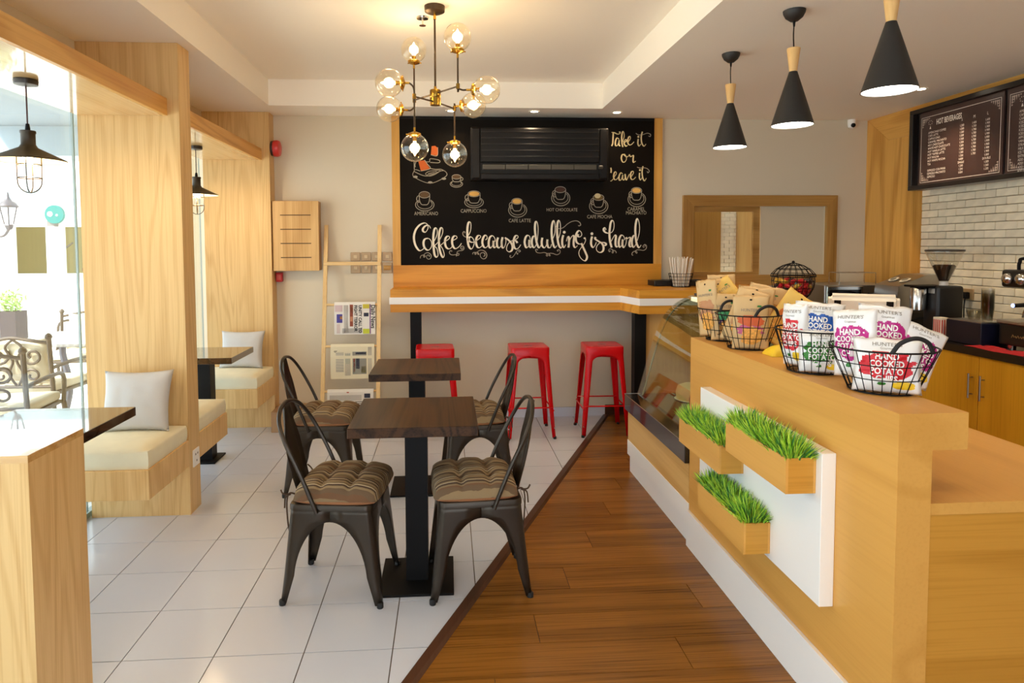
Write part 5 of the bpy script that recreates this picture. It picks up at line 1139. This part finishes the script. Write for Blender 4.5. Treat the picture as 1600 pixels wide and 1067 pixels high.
# ---- black cone pendants over the counter
coneM = pbr('cone_black', S(36, 33, 30), .55); coneW = pbr('cone_inner', S(246, 244, 238), .5); neckM = wood('lamp_neck', S(232, 190, 126), S(208, 158, 92), 'z', rings=5, ringmix=.25)
def pendant(x, y, label):
    t = thing('pendant_lamp', label, 'lamp', (x, y, 2.113), group='black cone pendants')
    MB().lathe([(.0, 2.613), (.018, 2.614), (.040, 2.632), (.050, 2.652), (.052, 2.664)], (x, y, 0), 28).build('canopy', coneM, t, smooth=True)
    MB().lathe([(.007, 2.614), (.004, 2.588)], (x, y, 0), 10).build('cord_grip', black, t, smooth=True)
    MB().tube(catmull([(x, y, 2.60), (x-.002, y, 2.55), (x+.001, y, 2.485)], 4), .0028, 6).build('cord', black, t)
    MB().lathe([(.0, 2.485), (.030, 2.485), (.031, 2.482), (.0175, 2.374)], (x, y, 0), 24).build('neck', neckM, t, smooth=True)
    MB().lathe([(.0165, 2.374), (.019, 2.373), (.098, 2.114), (.0955, 2.114), (.017, 2.368)], (x, y, 0), 40, cap=False).build('shade', [coneM], t, smooth=True)
    MB().lathe([(.0945, 2.1155), (.016, 2.366), (0, 2.366)], (x, y, 0), 40, cap=False).build('shade_lining', coneW, t, smooth=True)
    MB().lathe([(0, 2.122), (.060, 2.122), (.0925, 2.1195)], (x, y, 0), 36, cap=False).build('diffuser', emis('pendant_glow', (1, .93, .82, 1), 9.0), t)
    point(t, (x, y, 2.108), 1.6, SOFT, .085, 'AREA')
pendant(1.683, 3.79, 'black cone pendant with wooden neck, farthest of the three')
pendant(1.684, 3.09, 'black cone pendant with wooden neck, middle of the three')
pendant(1.684, 2.392, 'black cone pendant with wooden neck, nearest, cut by the top edge')

# ---- globe chandelier
hx, hy = -.062, 3.70
ch = thing('globe_chandelier', 'brass chandelier with eight amber glass globes', 'chandelier', (hx, hy, 1.98))
MB().lathe([(.0, 2.832), (.04, 2.834), (.056, 2.842), (.058, 2.871)], (hx, hy, 0), 28).build('canopy', bronze, ch, smooth=True)
MB().tube([(hx, hy, 2.835), (hx, hy, 2.42)], .006, 10).build('stem', bronze, ch, smooth=True)
MB().lathe([(.008, 2.835), (.008, 2.80)], (hx, hy, 0), 12).lathe([(.008, 2.43), (.008, 2.41)], (hx, hy, 0), 12).build('stem_collar', brass, ch, smooth=True)
MB().lathe([(.0, 2.325), (.03, 2.326), (.031, 2.34), (.031, 2.366), (.029, 2.368), (.031, 2.371), (.031, 2.408), (.028, 2.412), (0, 2.412)], (hx, hy, 0), 26).build('hub', pbr('brass_old', S(150, 116, 48), .3, metal=1.0), ch, smooth=True)
amber = glass_thin('amber_glass', (1.0, .955, .85, 1), refl=.06, fres=1.2); bulbE = emis('filament_bulb', (1.0, .80, .45, 1), 16.0)
def globe(neck, axis):
    """brass cup at `neck`, glass ball beyond it along axis"""
    ax = Vector(axis).normalized(); nk = Vector(neck)
    MB().lathe([(.006, -.022), (.006, .0), (.018, .004), (.034, .010), (.036, .022), (.03, .026), (.012, .03)], nk, 22, axis=ax).build('globe_cup', brass, ch, smooth=True)
    for k in range(3):
        a = 2*PI*k/3 + .4; q = Vector((0, 0, 1)).rotation_difference(ax) @ Vector((math.cos(a), math.sin(a), 0)); MB().tube([nk+ax*.016+q*.034, nk+ax*.016+q*.046], .004, 6).build('thumb_screw', brass, ch)
    r = .0745; pr_ = []
    for k in range(15):
        a = math.radians(157 - k*157/14); pr_.append((max(0, r*math.sin(a)), .02+r*.92 + r*-math.cos(a)*-1 if False else .02+r*.92 - r*math.cos(PI-a)*-1))
    pr_ = [(r*math.sin(t), .018+r*.92 - r*math.cos(t)) for t in [math.radians(23 + 157*k/14) for k in range(15)]]
    MB().lathe(pr_, nk, 28, axis=ax, cap=False).build('glass_globe', amber, ch, smooth=True)
    MB().lathe([(.010, .028), (.012, .045), (.0125, .052)], nk, 14, axis=ax).build('lamp_holder', brass, ch, smooth=True)
    MB().lathe([(.007, .05), (.0095, .060), (.0098, .095), (.007, .118), (.0, .132)], nk, 14, axis=ax).build('bulb', bulbE, ch, smooth=True)
    point(ch, nk+ax*.085, 2.3, WARM, .03)
arms = [((.062, 3.53, 2.392), 1, (.215, 3.515, 2.372), (.13, -.01, .01)), ((-.172, 3.53, 2.335), -1, (-.305, 3.53, 2.406), (-.14, 0, .01)),
        ((-.188, 3.87, 2.392), 1, (-.331, 3.83, 2.331), (-.14, -.10, -.01)), ((.047, 3.87, 2.345), -1, (.157, 3.83, 2.358), (.10, -.10, -.03))]
for (jx, jy, jz), up, side, _d in arms:
    hz = 2.392 if up > 0 else 2.345
    MB().tube([(hx, hy, hz), (jx, jy, jz)], .0048, 8).build('arm', bronze, ch, smooth=True)
    MB().lathe([(.010, -.014), (.010, .014)], (jx, jy, jz), 14).build('joint', pbr('brass_old', S(0, 0, 0)), ch, smooth=True)
    gz = (2.651 if jy < 3.6 else 2.682) if up > 0 else (2.063 if jy < 3.6 else 2.077)
    nz_ = gz - up*.0865; MB().tube([(jx, jy, jz), (jx, jy, nz_-up*.02)], .0048, 8).build('rod', bronze, ch, smooth=True)
    globe((jx, jy, nz_), (0, 0, up))
    c = Vector(side); J = Vector((jx, jy, jz)); dirn = Vector((side[0]-jx, side[1]-jy, 0)).normalized(); tip = c - dirn*.0865
    sgn = -up; mid1 = J + Vector((0, 0, sgn*.03)); mid2 = Vector((J.x, J.y, tip.z)) + dirn*.025
    MB().tube(catmull([J, mid1, (J + Vector((0, 0, (tip.z-J.z)*.75))) + dirn*.006, mid2, tip-dirn*.02], 5), .0048, 8).build('curved_arm', bronze, ch, smooth=True)
    globe(tip, dirn)
sk_ = thing('ceiling_sprinkler', 'small chrome sprinkler head on the ceiling by the chandelier', 'sprinkler', (-.136, 3.875, 2.82))
MB().lathe([(.036, 2.871), (.034, 2.862), (.012, 2.858)], (-.136, 3.875, 0), 20).build('rosette', chrome, sk_, smooth=True); MB().lathe([(.006, 2.86), (.005, 2.83), (.02, 2.826), (.02, 2.823)], (-.136, 3.875, 0), 14).build('deflector', chrome, sk_, smooth=True)

# ---- caged lamps over the booths
shadeM = pbr('lamp_umber', S(62, 52, 38), .45, metal=.4); shadeIn = pbr('lamp_umber_in', S(176, 168, 150), .5); bulbW = emis('warm_bulb', (1.0, .80, .45, 1), 30.0)
def booth_lamp(x, y, label):
    t = thing('caged_lamp', label, 'lamp', (x, y, 1.77), group='caged booth lamps')
    MB().lathe([(.046, 2.265), (.047, 2.258), (.045, 2.243), (.012, 2.238), (0, 2.238)], (x, y, 0), 26).build('canopy', pbr('canopy_umber', S(50, 42, 34), .4), t, smooth=True)
    MB().tube([(x, y, 2.24), (x, y, 2.05)], .0032, 8).build('cord', pbr('cord_plum', S(70, 44, 46), .7), t)
    MB().lathe([(.007, 2.075), (.010, 2.055), (.010, 2.045)], (x, y, 0), 12).build('cord_grip', black, t, smooth=True)
    MB().lathe([(0, 2.046), (.030, 2.045), (.031, 2.036), (.028, 2.032), (.028, 1.985), (.036, 1.972), (.145, 1.918), (.145, 1.913)], (x, y, 0), 40, cap=False).build('shade', shadeM, t, smooth=True, angle=60)
    MB().lathe([(0, 1.98), (.034, 1.969), (.1435, 1.9145)], (x, y, 0), 40, cap=False).build('shade_lining', shadeIn, t, smooth=True)
    MB().lathe([(.012, 1.975), (.020, 1.955), (.026, 1.932), (.024, 1.912), (.012, 1.899), (0, 1.897)], (x, y, 0), 20).build('bulb', bulbW, t, smooth=True)
    mb = MB(); R_ = .046
    for k in range(4):
        a = PI*k/4*1 + .3
        if k % 2: continue
        c, s = math.cos(a), math.sin(a); pts = [(x+R_*c, y+R_*s, 1.945), (x+R_*c, y+R_*s, 1.835)] + [(x+R_*math.cos(q)*c, y+R_*math.cos(q)*s, 1.828-.052*math.sin(q)) for q in [PI*i/12 for i in range(1, 12)]] + [(x-R_*c, y-R_*s, 1.835), (x-R_*c, y-R_*s, 1.945)]
        wire(mb, pts, .0026)
    for z in (1.897, 1.84): wire(mb, [(x+R_*math.cos(2*PI*i/24), y+R_*math.sin(2*PI*i/24), z) for i in range(24)], .0026, True)
    mb.build('cage', pbr('cage_bronze', S(48, 38, 24), .4, metal=.6), t)
    point(t, (x, y, 1.885), 9, WARM, .03)
booth_lamp(-1.828, 2.989, 'caged metal lamp with conical shade over the front booth, left edge')
booth_lamp(-1.81, 4.847, 'caged metal lamp with conical shade over the rear booth, half hidden by the column')

# ---- recessed downlights
def downlight(x, y, z, label, e, size=1.2):
    t = thing('downlight', label, 'downlight', (x, y, z-.01), group='recessed downlights')
    MB().lathe([(.030, z-.003), (.045, z-.004), (.045, z-.0005)], (x, y, 0), 26, cap=False).build('ring', whitelac, t, smooth=True)
    MB().lathe([(0, z-.002), (.031, z-.002)], (x, y, 0), 24, cap=False).build('lens', emis('downlight_glow', (1, .90, .70, 1), 20.0), t)
    point(t, (x, y, z-.012), e, SOFT, .03, 'SPOT', spot_size=1.9 if x > 3 else 2.4, spot_blend=.8)
for x, y, l in ((.039, 5.466, 'left recessed downlight above the chalkboard'), (.736, 5.46, 'middle recessed downlight above the chalkboard'), (1.441, 5.467, 'right recessed downlight above the chalkboard')): downlight(x, y, CZ, l, 9)
downlight(3.45, 4.559, CZ, 'recessed downlight in front of the menu board', 36)
for x, y, l in ((3.45, 3.2, 'added fill downlight over the espresso machine, out of frame'), (3.45, 1.8, 'added fill downlight over the worktop end, out of frame'), (3.0, .4, 'added fill downlight behind the camera at right'), (-.6, .6, 'added fill downlight behind the camera at left'), (.9, .6, 'added fill downlight behind the camera in the middle'), (.2, -.8, 'added fill downlight near the rear opening')):
    downlight(x, y, CZ if x > RX1 else RZ, l, (40 if y > 1 else 22) if x > 2 else 28)  # unseen downlights, added to brighten the room by bounced light
# ================================================================== outside the shop window
struct(MB().box(-14, -2.2, -6, 16, -.14, -.02).build('floor', pbr('pavement', S(226, 222, 214), .8, var=.04, nscale=2)))
faM = pbr('render_white', S(240, 238, 232), .8); crM = pbr('render_cream', S(206, 196, 150), .8)
fb = thing('white_building', 'sunlit white building across the forecourt, seen through the window', 'building', (-7, 9.4, 0))
FY = 9.0
MB().box(-12, -3.0, FY, FY+.2, 1.83, 5.2).build('upper_wall', faM, fb)
MB().box(-12, -3.0, FY, FY+.2, -.02, 1.20).build('parapet', faM, fb)
for x0, x1 in ((-12, -5.83), (-5.33, -5.19), (-4.2, -3.0)): MB().box(x0, x1, FY, FY+.2, 1.20, 1.83).build('pier', faM, fb)
MB().box(-12, -3, FY-.06, FY, 2.19, 2.32).build('ledge_band', pbr('band_grey', S(150, 168, 172), .8), fb)
MB().box(-12, -3, FY+1.4, FY+1.6, -.02, 5.2).build('inner_wall', crM, fb)
MB().box(-12, -3, FY, FY+1.6, 5.2, 5.4).build('roof', faM, fb)
for k in range(9): MB().box(-5.15+k*.09, -5.06+k*.09, FY+.5, FY+1.2, 1.22+k*.07, 1.26+k*.07).build('stair_tread', pbr('stair_red', S(176, 96, 92), .7), fb)
MB().tube([(-5.12, FY+.5, 1.36), (-4.3, FY+.5, 2.0)], .02, 6).build('stair_rail', pbr('rail_grey', S(120, 116, 112), .5), fb)
MB().tube([(-5.62, FY+.6, 1.40), (-5.32, FY+.6, 1.62)], .014, 6).build('hand_rail', pbr('rail_grey', S(0, 0, 0)), fb)
sg = thing('round_sign', 'round teal projecting sign on the white building', 'sign', (-5.146, 8.9, 1.86))
MB().lathe([(.12, -.02), (.12, .02)], (-5.146, 8.90, 1.985), 32, axis=(0, -1, 0)).build('disc', pbr('teal_sign', S(22, 116, 110), .5), sg)
MB().lathe([(.034, 0), (.034, .003)], (-5.195, 8.879, 1.99), 20, axis=(0, -1, 0)).build('badge', whitelac, sg); MB().lathe([(.016, 0), (.016, .003)], (-5.11, 8.879, 1.975), 16, axis=(0, -1, 0)).build('badge', pbr('sign_grey', S(170, 180, 170), .6), sg)
MB().box(-5.25, -5.16, 8.90, 8.99, 1.83, 1.90).build('bracket', pbr('rail_grey', S(0, 0, 0)), sg)
# covered walkway in front of the glass
struct(MB().prism([(-2.2, 2.70), (-4.3, 2.70), (-4.3, 2.78), (-2.2, 3.0)], 'y', -6, 6.9).build('ceiling', pbr('walkway_soffit', S(132, 144, 152), .8)))
bmw = thing('walkway_beam', 'pale grey cross beam under the covered walkway outside', 'beam', (-3.3, 6.6, 2.38)); MB().box(-4.3, -2.2, 6.5, 6.9, 2.42, 2.699).build('beam', pbr('walkway_beam_m', S(160, 174, 182), .8), bmw)
# lantern on a post
lx, ly_, k = -4.44, 6.9, 1.26; bz = 1.77
lp = thing('post_lantern', 'ornate grey post lantern outside the window', 'lantern', (lx-.15, ly_, -.02)); irn = pbr('grey_iron', S(96, 92, 96), .5, metal=.4)
MB().tube([(lx-.17, ly_, -.02), (lx-.17, ly_, bz-.02)], .035, 10).build('post', irn, lp, smooth=True)
MB().tube(catmull([(lx-.17, ly_, bz-.02), (lx-.12, ly_, bz-.10), (lx-.05, ly_, bz-.10), (lx, ly_, bz-.03)], 5), .013, 8).build('arm', irn, lp, smooth=True)
MB().lathe([(.02*k, bz-.04), (.035*k, bz), (.03*k, bz+.012)], (lx, ly_, 0), 6).build('cup', irn, lp); MB().lathe([(.034*k, bz+.012), (.062*k, bz+.185)], (lx, ly_, 0), 6, cap=False).build('glass', glass_thin('lantern_glass', (.9, .92, .95, 1)), lp)
MB().lathe([(.07*k, bz+.185), (.072*k, bz+.195), (.05*k, bz+.235), (.03*k, bz+.248), (.012*k, bz+.285), (.006*k, bz+.325), (0, bz+.345)], (lx, ly_, 0), 12).build('roof', irn, lp, smooth=True)
for i in range(6): a = 2*PI*i/6; MB().tube([(lx+.034*k*math.cos(a), ly_+.034*k*math.sin(a), bz+.012), (lx+.064*k*math.cos(a), ly_+.064*k*math.sin(a), bz+.19)], .005, 5).build('glazing_bar', irn, lp)
# wrought-iron garden chairs, table
irM = pbr('cast_iron_brown', S(84, 72, 62), .5, metal=.3); padM = pbr('garden_pad', S(222, 208, 180), .85, var=.03)
def make_garden_chair():
    """faces +y, seat centre at origin"""
    t = thing('garden_chair', 'x', 'chair', group='wrought-iron garden chairs outside'); W_ = .25
    for sx in (1, -1):
        MB().tube([(W_*sx, -.25, -.02), (W_*sx, -.25, .45), (W_*sx*1.02, -.29, .87)], .017, 8).build('back_post', irM, t, smooth=True)
        MB().lathe([(.014, .86), (.026, .875), (.022, .892), (.010, .905), (0, .91)], (W_*sx*1.02, -.292, 0), 12).build('finial', irM, t, smooth=True)
        MB().tube(catmull([(W_*sx, .25, .43), (W_*sx*1.03, .27, .25), (W_*sx, .25, -.02)], 4), .018, 8).build('front_leg', irM, t, smooth=True)
        MB().tube(catmull([(W_*sx*1.01, -.265, .64), (W_*sx*1.12, 0, .66), (W_*sx*1.1, .2, .63), (W_*sx, .25, .43)], 5), .015, 8).build('arm', irM, t, smooth=True)
    MB().tube(catmull([(-W_, -.285, .83), (-.12, -.30, .855), (0, -.305, .875), (.12, -.30, .855), (W_, -.285, .83)], 5), .013, 8).build('top_rail', irM, t, smooth=True)
    MB().tube([(-W_, -.262, .50), (W_, -.262, .50)], .011, 8).build('lower_rail', irM, t, smooth=True)
    for sx in (1, -1):
        pts = [(sx*(.02 + (.105-.0028*k)*(.5-.5*math.cos(k*.36))*1.0), -.282-.0, .56+.0125*k + .02*math.sin(k*.55)) for k in range(0)]
        s1 = [(sx*(.125 + .085*math.cos(a)*(1-.045*i)), -.275-.03*((.70+.085*math.sin(a)*(1-.045*i))-.5), .735+.075*math.sin(a)*(1-.045*i)) for i, a in enumerate([.45*i+2.6 for i in range(18)])]
        s2 = [(sx*(.115 + .075*math.cos(-a)*(1-.045*i)), -.27, .585+.06*math.sin(-a)*(1-.045*i)) for i, a in enumerate([.45*i+2.2 for i in range(18)])]
        MB().tube(s1, .010, 7).build('scroll', irM, t, smooth=True); MB().tube(s2, .009, 7).build('scroll', irM, t, smooth=True)
        MB().tube(catmull([(0, -.262, .50), (sx*.05, -.272, .60), (sx*.015, -.283, .70), (sx*.06, -.293, .80), (0, -.30, .86)], 5), .009, 7).build('scroll', irM, t, smooth=True)
    MB().rbox(-W_, W_, -.25, .26, .42, .445, .008, 1).build('seat_frame', irM, t)
    MB().rbox(-W_+.012, W_-.012, -.24, .25, .446, .51, .022, 3).build('seat_pad', padM, t, smooth=True)
    return t
gc0 = make_garden_chair()
for k, (x, y, rz, lab) in enumerate([(-3.21, 5.28, -.02, 'wrought-iron garden chair with its scrolled back to the window, middle one'), (-3.0, 4.55, .12, 'wrought-iron garden chair nearest the left picture edge outside'), (-3.72, 6.75, PI+.15, 'wrought-iron garden chair facing in, across the outdoor table'), (-4.35, 8.2, PI-.2, 'farthest wrought-iron garden chair by the white building')]):
    c = gc0 if k == 0 else copy_tree(gc0); c.location = (x, y, 0); c.rotation_euler = (0, 0, rz); tag(c, lab)
def cushion(c, rz, label):
    o = pillow(c, .42, .36, -.22, rz, label)
    for ch_ in o.children:
        if ch_.name.startswith('cover'): ch_.data.materials[0] = padM
cushion((-3.21, 5.12, .512), PI, 'cream cushion on the middle garden chair outside'); cushion((-3.70, 6.90, .512), .15, 'cream cushion on the garden chair across the outdoor table')
gt = thing('garden_table', 'outdoor table with a mottled stone top and curved iron legs', 'table', (-3.25, 6.0, 0))
MB().rbox(-3.72, -2.78, 5.56, 6.42, .715, .745, .006, 1).build('top', pbr('mosaic_top', S(150, 150, 150), .25, var=.45, nscale=30), gt)
for sx in (1, -1):
    for sy in (1, -1): MB().tube(catmull([(-3.25+sx*.36, 5.99+sy*.33, .71), (-3.25+sx*.40, 5.99+sy*.36, .55), (-3.25+sx*.30, 5.99+sy*.28, .25), (-3.25+sx*.40, 5.99+sy*.37, -.02)], 5), .03, 8).build('leg', pbr('iron_slate', S(62, 64, 76), .5), gt, smooth=True)
pt = thing('potted_shrub', 'tall dark planter with a pale green shrub outside at far left', 'potted plant', (-4.75, 7.35, 0))
MB().box(-4.86, -4.64, 7.25, 7.45, -.02, .86).build('planter', pbr('planter_dark', S(66, 56, 58), .6), pt)
mb = MB(); rg = random.Random(3)
for k in range(240):
    v = Vector((rg.gauss(0, 1), rg.gauss(0, 1), rg.gauss(0, 1))).normalized()*rg.uniform(.05, .15); c3 = Vector((-4.75, 7.35, .96)) + v; a = Vector((rg.uniform(-1, 1), rg.uniform(-1, 1), rg.uniform(-.3, 1))).normalized()*.035; b2 = a.orthogonal().normalized()*.010
    mb.add([c3-a, c3+b2, c3+a, c3-b2], [(0, 1, 2, 3)])
tag(mb.build('foliage', pbr('shrub_green', S(170, 196, 120), .6, var=.2, nscale=20), pt, fix=False), kind='stuff')
